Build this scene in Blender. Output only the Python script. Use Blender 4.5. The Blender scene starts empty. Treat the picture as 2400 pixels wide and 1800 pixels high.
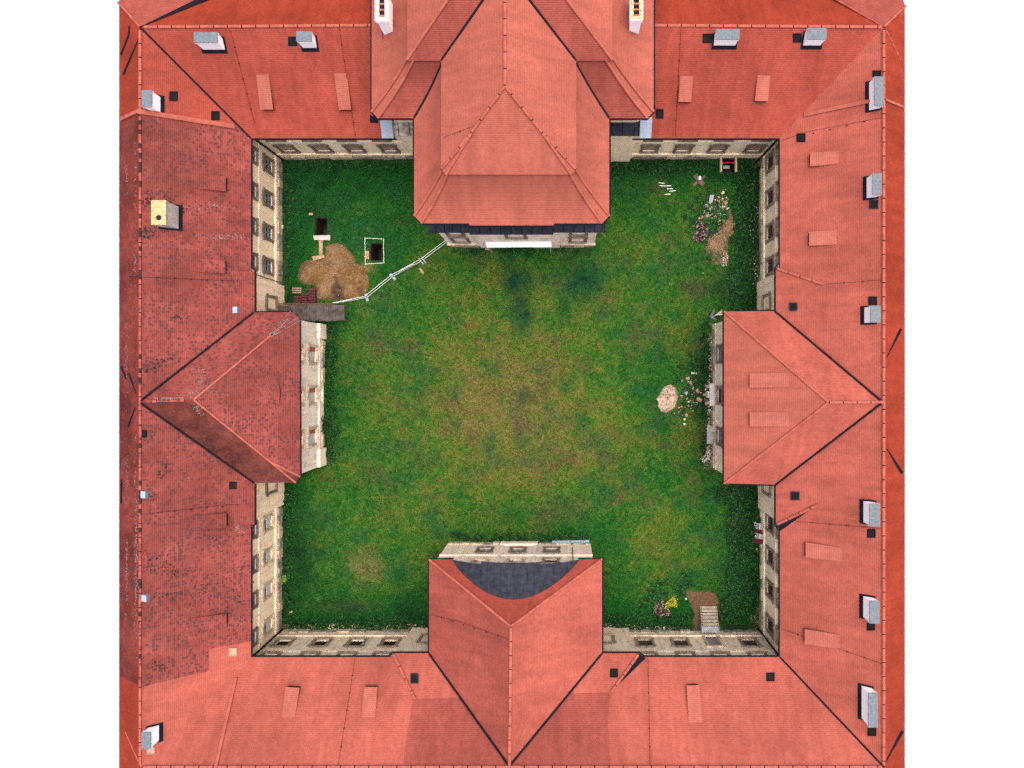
import bpy, bmesh, math, random
import numpy as np
from mathutils import Vector, Matrix

random.seed(7)
RNG = np.random.default_rng(11)
SC = bpy.context.scene
COL = SC.collection

# ------------------------------------------------------------------ camera
# survey scale: the photograph is a straight-down view; CX, CY is the nadir
CX, CY, F, H = 1325.0, 868.0, 1826.0, 85.0
cam_d = bpy.data.cameras.new("camera")
cam = bpy.data.objects.new("camera", cam_d)
COL.objects.link(cam)
cam.location = (0, 0, H)
cam_d.sensor_fit = 'HORIZONTAL'
cam_d.sensor_width = 36.0
cam_d.lens = F / 2400.0 * 36.0
cam_d.shift_x = -(CX - 1200.0) / 2400.0
cam_d.shift_y = -(900.0 - CY) / 2400.0
cam_d.clip_start = 1.0
cam_d.clip_end = 3000.0
SC.camera = cam

# ------------------------------------------------------------------ light
SUN_EL, SUN_AZ = math.radians(82), math.radians(62)     # azimuth from +Y towards +X
w = bpy.data.worlds.new("World")
SC.world = w
w.use_nodes = True
wn = w.node_tree
wn.nodes.clear()
sky = wn.nodes.new('ShaderNodeTexSky')
sky.sky_type = 'NISHITA'
sky.sun_disc = False
sky.sun_elevation = SUN_EL
sky.sun_rotation = SUN_AZ
sky.dust_density = 7.0
sky.air_density = 0.7
sky.ozone_density = 0.4
bg = wn.nodes.new('ShaderNodeBackground')
bg.inputs['Strength'].default_value = 0.15
wo = wn.nodes.new('ShaderNodeOutputWorld')
wn.links.new(sky.outputs[0], bg.inputs[0])
wn.links.new(bg.outputs[0], wo.inputs[0])
sun_d = bpy.data.lights.new("sun", 'SUN')
sun_d.energy = 1.0
sun_d.angle = math.radians(90)
sun_d.color = (1.0, 0.95, 0.88)
sun = bpy.data.objects.new("sun", sun_d)
COL.objects.link(sun)
sd = Vector((math.cos(SUN_EL) * math.sin(SUN_AZ), math.cos(SUN_EL) * math.cos(SUN_AZ), math.sin(SUN_EL)))
sun.rotation_euler = sd.to_track_quat('Z', 'Y').to_euler()
sun.location = sd * 150

vs = SC.view_settings
vs.view_transform = 'Standard'
vs.look = 'None'
vs.exposure = 1.45
vs.gamma = 1.0
vs.use_curve_mapping = False
SC.cycles.max_bounces = 5
SC.cycles.use_denoising = False

# ------------------------------------------------------------------ helpers
def P(px, py, z=0.0):
    return Vector(((px - CX) / F * (H - z), (CY - py) / F * (H - z), z))

class Slope:
    """a plane through three points"""
    def __init__(s, a, b, c):
        s.p = Vector(a)
        s.n = (Vector(b) - s.p).cross(Vector(c) - s.p).normalized()
        if s.n.z < 0:
            s.n = -s.n
    def hit(s, px, py, lift=0.0):
        d = Vector(((px - CX) / F, (CY - py) / F, -1.0))
        o = Vector((0, 0, H))
        q = s.p + Vector((0, 0, lift))
        t = (q - o).dot(s.n) / d.dot(s.n)
        return o + d * t
    def z(s, x, y):
        return s.p.z - (s.n.x * (x - s.p.x) + s.n.y * (y - s.p.y)) / s.n.z

def tag(o, label, cat, group=None, kind=None):
    if label: o["label"] = label
    if cat: o["category"] = cat
    if group: o["group"] = group
    if kind: o["kind"] = kind
    return o

def empty(name, loc):
    e = bpy.data.objects.new(name, None)
    COL.objects.link(e)
    e.location = loc
    e.empty_display_size = 0.3
    return e

def wloc(o):
    v = Vector((0, 0, 0))
    while o is not None:
        v = v + Vector(o.location)
        o = o.parent
    return v

def put(name, me, parent=None, M=None, mat=None):
    """link a mesh object; M is its world matrix (parents carry translations only)"""
    o = bpy.data.objects.new(name, me)
    COL.objects.link(o)
    M = M.copy() if M is not None else Matrix.Identity(4)
    if parent is not None:
        o.parent = parent
        # parents may be rotated windows and such: use the inverse of their stored world matrix
        PM = parent.get("_dummy")
        pm = WM.get(parent.name, Matrix.Translation(wloc(parent)))
        o.matrix_parent_inverse = Matrix.Identity(4)
        o.matrix_basis = pm.inverted() @ M
    else:
        o.matrix_basis = M
    WM[o.name] = M
    if mat is not None and len(me.materials) == 0:
        me.materials.append(mat)
    return o
WM = {}

class MB:
    """collects faces with materials and optional uv"""
    def __init__(s):
        s.v, s.f, s.m, s.uv = [], [], [], []
    def face(s, pts, m=0, uv=None):
        i = len(s.v)
        s.v += [tuple(p) for p in pts]
        s.f.append(tuple(range(i, i + len(pts))))
        s.m.append(m)
        s.uv.append(uv if uv else [(0, 0)] * len(pts))
    def box(s, x0, x1, y0, y1, z0, z1, m=0, M=None):
        c = [Vector((x, y, z)) for z in (z0, z1) for y in (y0, y1) for x in (x0, x1)]
        if M is not None:
            c = [M @ q for q in c]
        for q in ((0, 2, 3, 1), (4, 5, 7, 6), (0, 1, 5, 4), (2, 6, 7, 3), (0, 4, 6, 2), (1, 3, 7, 5)):
            s.face([c[k] for k in q], m)
    def prism(s, poly, z0, z1, m=0):
        """vertical prism over a plan polygon"""
        b = [Vector((p[0], p[1], z0)) for p in poly]
        t = [Vector((p[0], p[1], z1)) for p in poly]
        s.face(list(reversed(b)), m); s.face(t, m)
        n = len(poly)
        for i in range(n):
            j = (i + 1) % n
            s.face([b[i], b[j], t[j], t[i]], m)
    def roofpoly(s, pts, m=0, thick=0.16, uvoff=(0, 0), edge=None):
        """a tiled roof plane: uv in metres, u along the eave, v up the slope"""
        pts = [Vector(p) for p in pts]
        n = Vector((0, 0, 0))
        for i in range(len(pts)):
            a, b = pts[i], pts[(i + 1) % len(pts)]
            n += a.cross(b)
        n.normalize()
        if n.z < 0:
            pts = list(reversed(pts)); n = -n
        u = Vector((0, 0, 1)).cross(n)
        u = u.normalized() if u.length > 1e-4 else Vector((1, 0, 0))
        v = n.cross(u)
        s.face(pts, m, [(p.dot(u) + uvoff[0], p.dot(v) + uvoff[1]) for p in pts])
        if thick > 0:
            low = [p - Vector((0, 0, thick)) for p in pts]
            e = m if edge is None else edge
            for i in range(len(pts)):
                j = (i + 1) % len(pts)
                s.face([pts[i], low[i], low[j], pts[j]], e)
            s.face(list(reversed(low)), e)
    def tube(s, pts, r, n=6, m=0):
        pts = [Vector(p) for p in pts]
        rings = []
        for i, p in enumerate(pts):
            a = pts[max(i - 1, 0)]; b = pts[min(i + 1, len(pts) - 1)]
            d = (b - a).normalized()
            up = Vector((0, 0, 1)) if abs(d.z) < 0.9 else Vector((1, 0, 0))
            x = d.cross(up).normalized(); y = x.cross(d)
            rr = r[i] if isinstance(r, (list, tuple)) else r
            rings.append([p + (x * math.cos(2 * math.pi * k / n) + y * math.sin(2 * math.pi * k / n)) * rr for k in range(n)])
        for a, b in zip(rings, rings[1:]):
            for k in range(n):
                s.face([a[k], a[(k + 1) % n], b[(k + 1) % n], b[k]], m)
        s.face(list(reversed(rings[0])), m); s.face(rings[-1], m)
    def ribbon(s, pts, wd, m=0, lift=0.05, th=0.05):
        """a strip of sheet metal along a line"""
        pts = [Vector(p) for p in pts]
        L, R = [], []
        for i, p in enumerate(pts):
            a = pts[max(i - 1, 0)]; b = pts[min(i + 1, len(pts) - 1)]
            d = b - a; q = Vector((-d.y, d.x, 0)).normalized()
            ww = wd[i] if isinstance(wd, (list, tuple)) else wd
            L.append(p + q * ww / 2 + Vector((0, 0, lift))); R.append(p - q * ww / 2 + Vector((0, 0, lift)))
        dn = Vector((0, 0, -th))
        for i in range(len(pts) - 1):
            s.face([L[i], R[i], R[i + 1], L[i + 1]], m)
            s.face([L[i], L[i + 1], L[i + 1] + dn, L[i] + dn], m)
            s.face([R[i + 1], R[i], R[i] + dn, R[i + 1] + dn], m)
    def mesh(s, mats, off=None, smooth=False, name="m"):
        off = Vector(off) if off is not None else Vector((0, 0, 0))
        me = bpy.data.meshes.new(name)
        me.from_pydata([(x - off.x, y - off.y, z - off.z) for x, y, z in s.v], [], s.f)
        uvl = me.uv_layers.new(name="UVMap")
        flat = [c for f in s.uv for q in f for c in q]
        uvl.data.foreach_set("uv", flat)
        for mt in mats:
            me.materials.append(mt)
        me.polygons.foreach_set("material_index", s.m)
        if smooth:
            me.polygons.foreach_set("use_smooth", [True] * len(s.f))
        me.update()
        return me
    def build(s, name, mats, parent=None, smooth=False):
        if not isinstance(mats, (list, tuple)):
            mats = [mats]
        off = wloc(parent) if parent is not None else Vector((0, 0, 0))
        return put(name, s.mesh(mats, off, smooth, name), parent, Matrix.Translation(off))

def frame(p, d, up=Vector((0, 0, 1))):
    x = Vector(d).normalized()
    y = up.cross(x).normalized()
    z = x.cross(y)
    M = Matrix(((x.x, y.x, z.x, p[0]), (x.y, y.y, z.y, p[1]), (x.z, y.z, z.z, p[2]), (0, 0, 0, 1)))
    return M

# ------------------------------------------------------------------ materials
class G:
    def __init__(s, name, rough=0.8, spec=0.3):
        s.mat = bpy.data.materials.new(name)
        s.mat.use_nodes = True
        s.t = s.mat.node_tree
        s.b = s.t.nodes['Principled BSDF']
        s.b.inputs['Roughness'].default_value = rough
        s.b.inputs['Specular IOR Level'].default_value = spec
    def n(s, typ, **kw):
        nd = s.t.nodes.new('ShaderNode' + typ)
        for k, v in kw.items():
            setattr(nd, k, v)
        return nd
    def link(s, a, b):
        if hasattr(a, 'outputs'): a = a.outputs[0]
        s.t.links.new(a, b)
    def inp(s, sock, v):
        if isinstance(v, (int, float)):
            sock.default_value = v
        elif isinstance(v, (tuple, list)):
            sock.default_value = tuple(v) + ((1.0,) if len(v) == 3 and sock.type == 'RGBA' else ())
        else:
            s.link(v, sock)
    def m(s, op, a, b=0.0, c=0.0):
        nd = s.n('Math', operation=op)
        s.inp(nd.inputs[0], a); s.inp(nd.inputs[1], b)
        if op in ('SMOOTH_MIN', 'MULTIPLY_ADD', 'COMPARE'): s.inp(nd.inputs[2], c)
        return nd.outputs[0]
    def mix(s, f, a, b, blend='MIX'):
        nd = s.n('Mix', data_type='RGBA', blend_type=blend)
        s.inp(nd.inputs[0], f); s.inp(nd.inputs[6], a); s.inp(nd.inputs[7], b)
        return nd.outputs[2]
    def ramp(s, v, lo, hi, a=0.0, b=1.0):
        nd = s.n('MapRange', interpolation_type='SMOOTHSTEP')
        s.inp(nd.inputs[0], v)
        nd.inputs[1].default_value = lo; nd.inputs[2].default_value = hi
        nd.inputs[3].default_value = a; nd.inputs[4].default_value = b
        return nd.outputs[0]
    def noise(s, scale, detail=4, rough=0.55, vec=None, dist=0.0):
        nd = s.n('TexNoise')
        nd.inputs['Scale'].default_value = scale
        nd.inputs['Detail'].default_value = detail
        nd.inputs['Roughness'].default_value = rough
        nd.inputs['Distortion'].default_value = dist
        s.link(vec if vec is not None else s.pos(), nd.inputs['Vector'])
        return nd.outputs[0]
    def pos(s):
        if not hasattr(s, '_pos'):
            s._pos = s.n('NewGeometry').outputs['Position']
        return s._pos
    def color(s, c):
        s.inp(s.b.inputs['Base Color'], c)
    def bump(s, h, strength=0.4, dist=0.02):
        nd = s.n('Bump')
        nd.inputs['Strength'].default_value = strength
        nd.inputs['Distance'].default_value = dist
        s.link(h, nd.inputs['Height'])
        s.link(nd.outputs[0], s.b.inputs['Normal'])
    def stretch(s, x, y, z):
        nd = s.n('Mapping')
        s.link(s.pos(), nd.inputs[0])
        nd.inputs['Scale'].default_value = (x, y, z)
        return nd.outputs[0]

def plain(name, c, rough=0.7, var=0.25, scale=3.0, spec=0.1, metal=0.0, bump=0.0):
    g = G(name, rough, spec)
    n1 = g.noise(scale, 5, 0.6)
    k = g.ramp(n1, 0.3, 0.72, 1 - var, 1 + var)
    col = g.mix(1.0, c, k, 'MULTIPLY')
    g.color(col)
    g.b.inputs['Metallic'].default_value = metal
    if bump:
        g.bump(g.noise(scale * 6, 4), bump, 0.02)
    return g.mat

def tiles(name, a, b, line=0.45, old=0.0, lich=0.0, dirt=0.15):
    """beaver-tail tiles: staggered rows, rounded ends, each tile its own shade"""
    g = G(name, 0.9, 0.04)
    uv = g.n('UVMap'); uv.uv_map = "UVMap"
    sp = g.n('SeparateXYZ'); g.link(uv.outputs[0], sp.inputs[0])
    W_, R_ = 0.195, 0.165
    v = g.m('DIVIDE', sp.outputs[1], R_)
    row = g.m('FLOOR', v); fv = g.m('FRACT', v)
    par = g.m('MULTIPLY', g.m('FLOORED_MODULO', row, 2.0), 0.5)
    uu = g.m('ADD', g.m('DIVIDE', sp.outputs[0], W_), par)
    cu = g.m('FLOOR', uu); fu = g.m('FRACT', uu)
    cv = g.n('CombineXYZ'); g.link(cu, cv.inputs[0]); g.link(row, cv.inputs[1])
    wn_ = g.n('TexWhiteNoise', noise_dimensions='2D'); g.link(cv.outputs[0], wn_.inputs['Vector'])
    rnd = wn_.outputs['Value']
    c2 = g.n('CombineXYZ'); g.link(g.m('ADD', cu, 57.3), c2.inputs[0]); g.link(g.m('ADD', row, 13.7), c2.inputs[1])
    w2 = g.n('TexWhiteNoise', noise_dimensions='2D'); g.link(c2.outputs[0], w2.inputs['Vector'])
    rnd2 = w2.outputs['Value']
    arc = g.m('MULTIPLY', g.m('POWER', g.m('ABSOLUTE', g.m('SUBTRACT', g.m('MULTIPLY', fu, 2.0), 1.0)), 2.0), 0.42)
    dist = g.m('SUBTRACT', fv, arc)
    joint_shade = g.m('MULTIPLY', g.ramp(g.m('ABSOLUTE', dist), 0.0, 0.2, 1.0, 0.0), 1.0)
    big = g.noise(0.16, 4, 0.6)
    mid = g.noise(0.9, 4, 0.6)
    col = g.mix(rnd, a, b)
    col = g.mix(1.0, col, g.ramp(big, 0.3, 0.7, 1 - dirt, 1 + dirt * 0.8), 'MULTIPLY')
    col = g.mix(1.0, col, g.ramp(mid, 0.3, 0.75, 1 - dirt * 0.5, 1 + dirt * 0.4), 'MULTIPLY')
    mp = g.n('Mapping'); g.link(uv.outputs[0], mp.inputs[0]); mp.inputs['Scale'].default_value = (1.1, 0.16, 1.0)
    col = g.mix(1.0, col, g.ramp(g.noise(1.0, 5, 0.65, mp.outputs[0]), 0.3, 0.72, 1.07, 0.86), 'MULTIPLY')
    if old > 0:
        n1 = g.noise(0.33, 5, 0.65)
        n2 = g.noise(1.3, 3, 0.6)
        thr = g.m('ADD', g.ramp(n1, 0.36, 0.62, 0.05, 0.50 * old), g.ramp(n2, 0.48, 0.72, 0.0, 0.28 * old))
        vo = g.n('TexVoronoi', voronoi_dimensions='2D', feature='F1'); g.link(uv.outputs[0], vo.inputs['Vector']); vo.inputs['Scale'].default_value = 3.3; vo.inputs['Randomness'].default_value = 0.8
        vs_ = g.n('SeparateColor'); g.link(vo.outputs['Color'], vs_.inputs[0])
        pick = g.ramp(g.m('SUBTRACT', g.m('ADD', vs_.outputs[0], thr), 1.0), -0.02, 0.02, 0.0, 0.78)
        spot = g.m('MULTIPLY', pick, g.ramp(vo.outputs['Distance'], 0.34, 0.50, 1.0, 0.0))
        col = g.mix(spot, col, (0.050, 0.026, 0.028))
        bl = g.ramp(g.noise(0.55, 6, 0.7, dist=0.6), 0.46, 0.66, 0.0, 0.6 * old)
        col = g.mix(bl, col, (0.14, 0.036, 0.03))
    if lich > 0:
        ln = g.ramp(g.noise(2.2, 8, 0.75), 0.60, 0.72, 0.0, lich)
        col = g.mix(ln, col, (0.26, 0.22, 0.19))
    col = g.mix(1.0, col, g.m('SUBTRACT', 1.0, g.m('MULTIPLY', joint_shade, line)), 'MULTIPLY')  # joint line and the shadow under each tile end, darkened in the colour
    g.color(col)
    hgt = g.m('ADD', g.m('MULTIPLY', g.m('SUBTRACT', 1.0, fv), 0.7), g.m('SUBTRACT', g.m('MULTIPLY', rnd, 0.35), joint_shade))
    g.bump(hgt, 0.25, 0.03)
    return g.mat

def plaster(name, c, peel, brick, grime=0.5):
    g = G(name, 0.95, 0.05)
    nA = g.noise(0.45, 6, 0.65, dist=0.5)
    nB = g.noise(1.6, 7, 0.7, dist=0.8)
    st = g.noise(1.0, 6, 0.7, g.stretch(2.2, 2.2, 0.22))
    col = g.mix(g.ramp(nA, 0.4, 0.62), c, peel)
    col = g.mix(g.ramp(st, 0.45, 0.64, 0.0, grime), col, (0.27, 0.215, 0.155))
    col = g.mix(g.ramp(nB, 0.585, 0.64, 0.0, 0.85), col, brick)
    col = g.mix(g.ramp(g.noise(2.2, 6, 0.7, dist=0.8), 0.56, 0.66, 0.0, 0.7), col, (0.80, 0.71, 0.58))
    col = g.mix(g.ramp(g.noise(3.5, 6, 0.75, dist=1.2), 0.585, 0.66, 0.0, 0.6), col, (0.14, 0.11, 0.08))
    g.color(col)
    g.bump(g.m('ADD', nB, g.m('MULTIPLY', nA, 0.6)), 0.8, 0.08)
    return g.mat

def vcol(name, rough=0.85, var=0.25, scale=9.0, trans=0.0):
    """colour carried by the mesh (kind of plant or soil), fine grain from noise"""
    g = G(name, rough, 0.04)
    at = g.n('VertexColor'); at.layer_name = "col"
    k = g.ramp(g.noise(scale, 5, 0.7), 0.25, 0.78, 1 - var, 1 + var)
    g.color(g.mix(1.0, at.outputs[0], k, 'MULTIPLY'))
    g.bump(g.noise(scale * 1.5, 4), 0.6, 0.05)
    return g.mat

M = {}
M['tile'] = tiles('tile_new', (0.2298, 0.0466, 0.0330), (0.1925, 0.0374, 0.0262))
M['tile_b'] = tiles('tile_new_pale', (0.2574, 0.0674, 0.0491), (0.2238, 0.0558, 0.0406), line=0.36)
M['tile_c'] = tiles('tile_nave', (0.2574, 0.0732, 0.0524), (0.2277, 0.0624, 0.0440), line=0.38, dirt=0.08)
M['tile_e'] = tiles('tile_dormer', (0.2724, 0.0832, 0.0609), (0.2388, 0.0715, 0.0516), line=0.5, dirt=0.1)  # paler copy: the extra sky light on dormer slabs is put into the colour
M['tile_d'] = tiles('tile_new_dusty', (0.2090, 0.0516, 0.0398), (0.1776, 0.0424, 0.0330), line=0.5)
M['tile_out'] = tiles('tile_outer', (0.1852, 0.0277, 0.0150), (0.1564, 0.0231, 0.0122), line=0.30)  # darker, redder look of the outer slopes at a grazing view, put into colour
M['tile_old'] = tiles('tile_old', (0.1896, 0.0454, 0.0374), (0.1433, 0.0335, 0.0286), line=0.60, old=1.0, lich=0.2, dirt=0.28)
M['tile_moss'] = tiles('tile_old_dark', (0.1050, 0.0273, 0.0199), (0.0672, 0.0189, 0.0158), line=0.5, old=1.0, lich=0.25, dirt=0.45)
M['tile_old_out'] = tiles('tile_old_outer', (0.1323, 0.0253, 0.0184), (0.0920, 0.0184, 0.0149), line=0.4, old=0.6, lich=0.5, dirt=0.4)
M['cap'] = plain('ridge_cap', (0.2388, 0.0632, 0.0448), 0.75, 0.18, 1.5)
M['cap_old'] = plain('ridge_cap_old', (0.1978, 0.0440, 0.0352), 0.8, 0.4, 2.5)
M['lead'] = plain('dark_sheet_metal', (0.006, 0.006, 0.010), 0.9, 0.3, 2.0, 0.06)
M['lead_grey'] = plain('grey_sheet_metal', (0.0181, 0.0199, 0.0285), 0.8, 0.35, 2.2, 0.08)
M['zinc'] = plain('zinc', (0.0723, 0.0892, 0.1037), 0.7, 0.25, 5.0, 0.4)
M['blue_zinc'] = plain('pale_zinc', (0.1700, 0.2125, 0.2635), 0.6, 0.1, 5.0, 0.4)
M['white'] = plain('white_render', (0.90, 0.90, 0.89), 0.8, 0.03, 1.0)
M['white_old'] = plain('grey_render', (0.36, 0.325, 0.29), 0.85, 0.25, 3.0)
M['yellow'] = plain('lichen_concrete', (0.30, 0.235, 0.115), 0.9, 0.55, 9.0)
M['soot'] = plain('soot', (0.010, 0.010, 0.012), 0.9, 0.2, 3.0)
M['wall_l'] = plaster('plaster_warm', (0.80, 0.62, 0.41), (0.74, 0.58, 0.40), (0.44, 0.22, 0.13), 0.3)
M['wall_t'] = plaster('plaster_grey', (0.80, 0.66, 0.45), (0.70, 0.58, 0.40), (0.42, 0.23, 0.14), 0.35)
M['wall_r'] = plaster('plaster_worn', (0.80, 0.66, 0.46), (0.70, 0.58, 0.43), (0.42, 0.23, 0.15), 0.4)
M['wall_b'] = plaster('plaster_pale', (0.66, 0.54, 0.38), (0.58, 0.49, 0.37), (0.38, 0.20, 0.13), 0.5)
M['wall_p'] = plaster('plaster_pavilion', (0.78, 0.63, 0.47), (0.68, 0.58, 0.48), (0.42, 0.18, 0.11), 0.35)
M['stone'] = plain('window_stone', (0.135, 0.11, 0.085), 0.9, 0.4, 2.5, bump=0.4)
M['stone_pale'] = plain('pale_stone', (0.40, 0.32, 0.22), 0.9, 0.35, 2.0, bump=0.4)
M['stone_mid'] = plain('brown_stone', (0.20, 0.155, 0.11), 0.9, 0.4, 2.5, bump=0.4)
M['plinth'] = plain('plinth_stone', (0.2430, 0.2115, 0.1710), 0.9, 0.5, 1.8, bump=0.5)
M['glass'] = plain('window_glass', (0.030, 0.035, 0.045), 0.3, 0.5, 1.2, 0.4)
M['dark'] = plain('dark_room', (0.006, 0.006, 0.007), 0.8, 0.3, 2.0)
M['wood_red'] = plain('brown_window_wood', (0.055, 0.025, 0.022), 0.7, 0.3, 3.0)
M['wood_grey'] = plain('grey_window_wood', (0.20, 0.19, 0.18), 0.7, 0.3, 3.0)
M['infill'] = plain('brick_infill', (0.3060, 0.1870, 0.1360), 0.9, 0.35, 3.5, bump=0.5)
M['infill2'] = plain('block_infill', (0.4250, 0.3995, 0.3570), 0.9, 0.25, 3.0, bump=0.4)
M['brick'] = plain('brick', (0.30, 0.09, 0.06), 0.9, 0.35, 4.0)
M['plank'] = plain('weathered_plank', (0.058, 0.048, 0.045), 0.9, 0.4, 2.0)
M['plank_tan'] = plain('fresh_plank', (0.2400, 0.1620, 0.1020), 0.85, 0.25, 4.0)
M['plank_brown'] = plain('brown_plank', (0.10, 0.062, 0.05), 0.85, 0.3, 3.0)
M['steel'] = plain('galvanised', (0.3571, 0.3686, 0.3802), 0.4, 0.1, 6.0, 0.5, 0.3)
M['foot'] = plain('fence_foot', (0.20, 0.22, 0.26), 0.8, 0.2, 6.0)
M['whitepaint'] = plain('white_paint', (0.6192, 0.6192, 0.6192), 0.6, 0.04, 3.0)
M['redpaint'] = plain('dark_red_paint', (0.1120, 0.0176, 0.0256), 0.7, 0.25, 4.0)
M['tape_red'] = plain('red_tape', (0.55, 0.03, 0.05), 0.6, 0.1, 4.0)
M['concrete'] = plain('concrete', (0.3024, 0.2880, 0.2664), 0.9, 0.2, 3.0, bump=0.3)
M['concrete_blue'] = plain('grey_screed', (0.2244, 0.2380, 0.2516), 0.9, 0.2, 2.0, bump=0.3)
M['step'] = plain('step_stone', (0.2200, 0.1925, 0.1540), 0.9, 0.3, 2.5, bump=0.4)
M['iron'] = plain('black_iron', (0.02, 0.02, 0.022), 0.6, 0.2, 5.0)
M['soil_shade'] = plain('pit_soil_shade', (0.0231, 0.0151, 0.0126), 0.95, 0.5, 3.0, bump=0.8)  # dark pit earth; also stands in for shade at the steps
M['rock_a'] = plain('rubble_tan', (0.2160, 0.1584, 0.1008), 0.9, 0.4, 5.0, bump=0.5)
M['rock_b'] = plain('rubble_grey', (0.1650, 0.1613, 0.1650), 0.9, 0.35, 5.0, bump=0.5)
M['rock_c'] = plain('rubble_white', (0.4255, 0.4000, 0.3659), 0.9, 0.2, 5.0, bump=0.3)
M['rock_d'] = plain('rubble_pink', (0.2614, 0.1584, 0.1109), 0.9, 0.35, 5.0, bump=0.5)
M['tile_waste'] = plain('burnt_tile', (0.0320, 0.0208, 0.0208), 0.85, 0.6, 6.0)
M['stack'] = plain('stacked_tile', (0.0723, 0.0221, 0.0238), 0.8, 0.4, 5.0)
M['gravel'] = plain('pale_forecourt_gravel', (0.3330, 0.3330, 0.3285), 0.95, 0.12, 0.8, bump=0.4)
M['vc_soil'] = vcol('soil', 0.95, 0.35, 6.0)
M['vc_lawn'] = vcol('lawn_soil', 0.95, 0.45, 5.0)
M['vc_grass'] = vcol('grass_blade', 0.7, 0.2, 3.0)
M['vc_leaf'] = vcol('leaf', 0.55, 0.2, 3.0)

# ------------------------------------------------------------------ the plan of the palace (metres)
ZE, ZR = 9.6, 15.3
EL, ER, ET, EB = -30.43, 20.77, 22.46, -27.75          # eaves round the courtyard
RL, RR, RT, RB = -38.02, 28.47, 30.69, -35.46          # ridges
WL, WR, WT, WB = -31.0, 21.3, 23.15, -28.4             # courtyard wall faces
OL, OLz = -41.35, 12.80                                # outer eaves
OR_, ORz = 31.28, 13.22
OT, OTz = 37.6, 10.5
OB, OBz = -42.3, 10.3

S_L = Slope((EL, ET, ZE), (EL, EB, ZE), (RL, 0, ZR))
S_R = Slope((ER, ET, ZE), (ER, EB, ZE), (RR, 0, ZR))
S_T = Slope((EL, ET, ZE), (ER, ET, ZE), (0, RT, ZR))
S_B = Slope((EL, EB, ZE), (ER, EB, ZE), (0, RB, ZR))
S_LO = Slope((RL, 0, ZR), (RL, 9, ZR), (OL, 0, OLz))
S_RO = Slope((RR, 0, ZR), (RR, 9, ZR), (OR_, 0, ORz))
S_TO = Slope((0, RT, ZR), (9, RT, ZR), (0, OT, OTz))

wing_l = tag(empty('palace_wing', (-35, -2.5, 0)), 'old palace wing under weathered red tiles full of dark spots, with yellow chimney', 'building', 'wings round the courtyard')
wing_r = tag(empty('palace_wing', (26, -2.5, 0)), 'palace wing whose red roof carries a long row of six white chimneys', 'building', 'wings round the courtyard')
wing_t = tag(empty('palace_wing', (-5, 27, 0)), 'palace wing with bricked-up windows behind the tall gabled pavilion', 'building', 'wings round the courtyard')
wing_b = tag(empty('palace_wing', (-5, -32, 0)), 'palace wing without white chimneys, stone stair leading to its door', 'building', 'wings round the courtyard')

# ------------------------------------------------------------------ parts shared by the buildings
def cap_mesh(seg, r, mat):
    b = MB()
    n = 6
    for k in range(n):
        a0 = math.pi * k / n; a1 = math.pi * (k + 1) / n
        r0, r1 = r, r * 1.12
        p = [(-seg / 2, r0 * math.cos(a0), r0 * math.sin(a0) * .8), (-seg / 2, r0 * math.cos(a1), r0 * math.sin(a1) * .8),
             (seg / 2, r1 * math.cos(a1), r1 * math.sin(a1) * .8), (seg / 2, r1 * math.cos(a0), r1 * math.sin(a0) * .8)]
        b.face(p)
    for sx, rr in ((-1, r), (1, r * 1.12)):
        b.face([(sx * seg / 2, rr * math.cos(math.pi * k / n), rr * math.sin(math.pi * k / n) * .8) for k in range(n + 1)])
    return b.mesh([mat], smooth=False, name='ridge_tile')

CAPM = {}
def ridge_row(p0, p1, parent, mat='cap', seg=0.42, r=0.135, lift=0.02, name='ridge_tile', miss=0.0, every=3, bed='lead'):
    p0, p1 = Vector(p0), Vector(p1)
    d = p1 - p0; L = d.length; d.normalize()
    n = max(1, int(round(L / seg))); s = L / n
    key = (mat, round(s, 2), r)
    if key not in CAPM:
        CAPM[key] = cap_mesh(round(s, 2) * 0.985, r, M[mat])
    if bed:
        b = MB(); b.ribbon([p0, p1], r * 1.7, 0, lift=lift + 0.02, th=0.05)
        b.build('ridge_mortar_bed', M[bed], parent)
    for i in range(n):
        if miss and random.random() < miss:
            continue
        q = p0 + d * (s * (i + 0.5)) + Vector((0, 0, lift + 0.02))
        if every and i % every == 0:
            q = q + d * 0.045
        F_ = frame(q, d)
        if every and i % every == 0:
            F_ = F_ @ Matrix.Diagonal((0.78, 1, 1, 1))
        put(name, CAPM[key], parent, F_)

def gutter(pts, parent, r=0.075):
    b = MB(); b.tube(pts, r, 8)
    return b.build('gutter', M['lead'], parent, True)

def flash(pts, parent, wd=0.22, lift=0.07, mat='lead', name='valley_flashing'):
    b = MB(); b.ribbon(pts, wd, 0, lift, 0.12)
    return b.build(name, M[mat], parent)

def wire(slope, pts, parent):
    b = MB()
    q = [slope.hit(x, y, 0.10) for x, y in pts]
    b.tube(q, 0.013, 4)
    L = sum((q[i + 1] - q[i]).length for i in range(len(q) - 1))
    d = (q[-1] - q[0]); n = int(L / 1.35)
    for i in range(1, n):
        p = q[0] + d * (i / n)
        b.box(p.x - .045, p.x + .045, p.y - .04, p.y + .04, p.z - .08, p.z + .02)
    return b.build('lightning_wire', M['lead'], parent)

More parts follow.
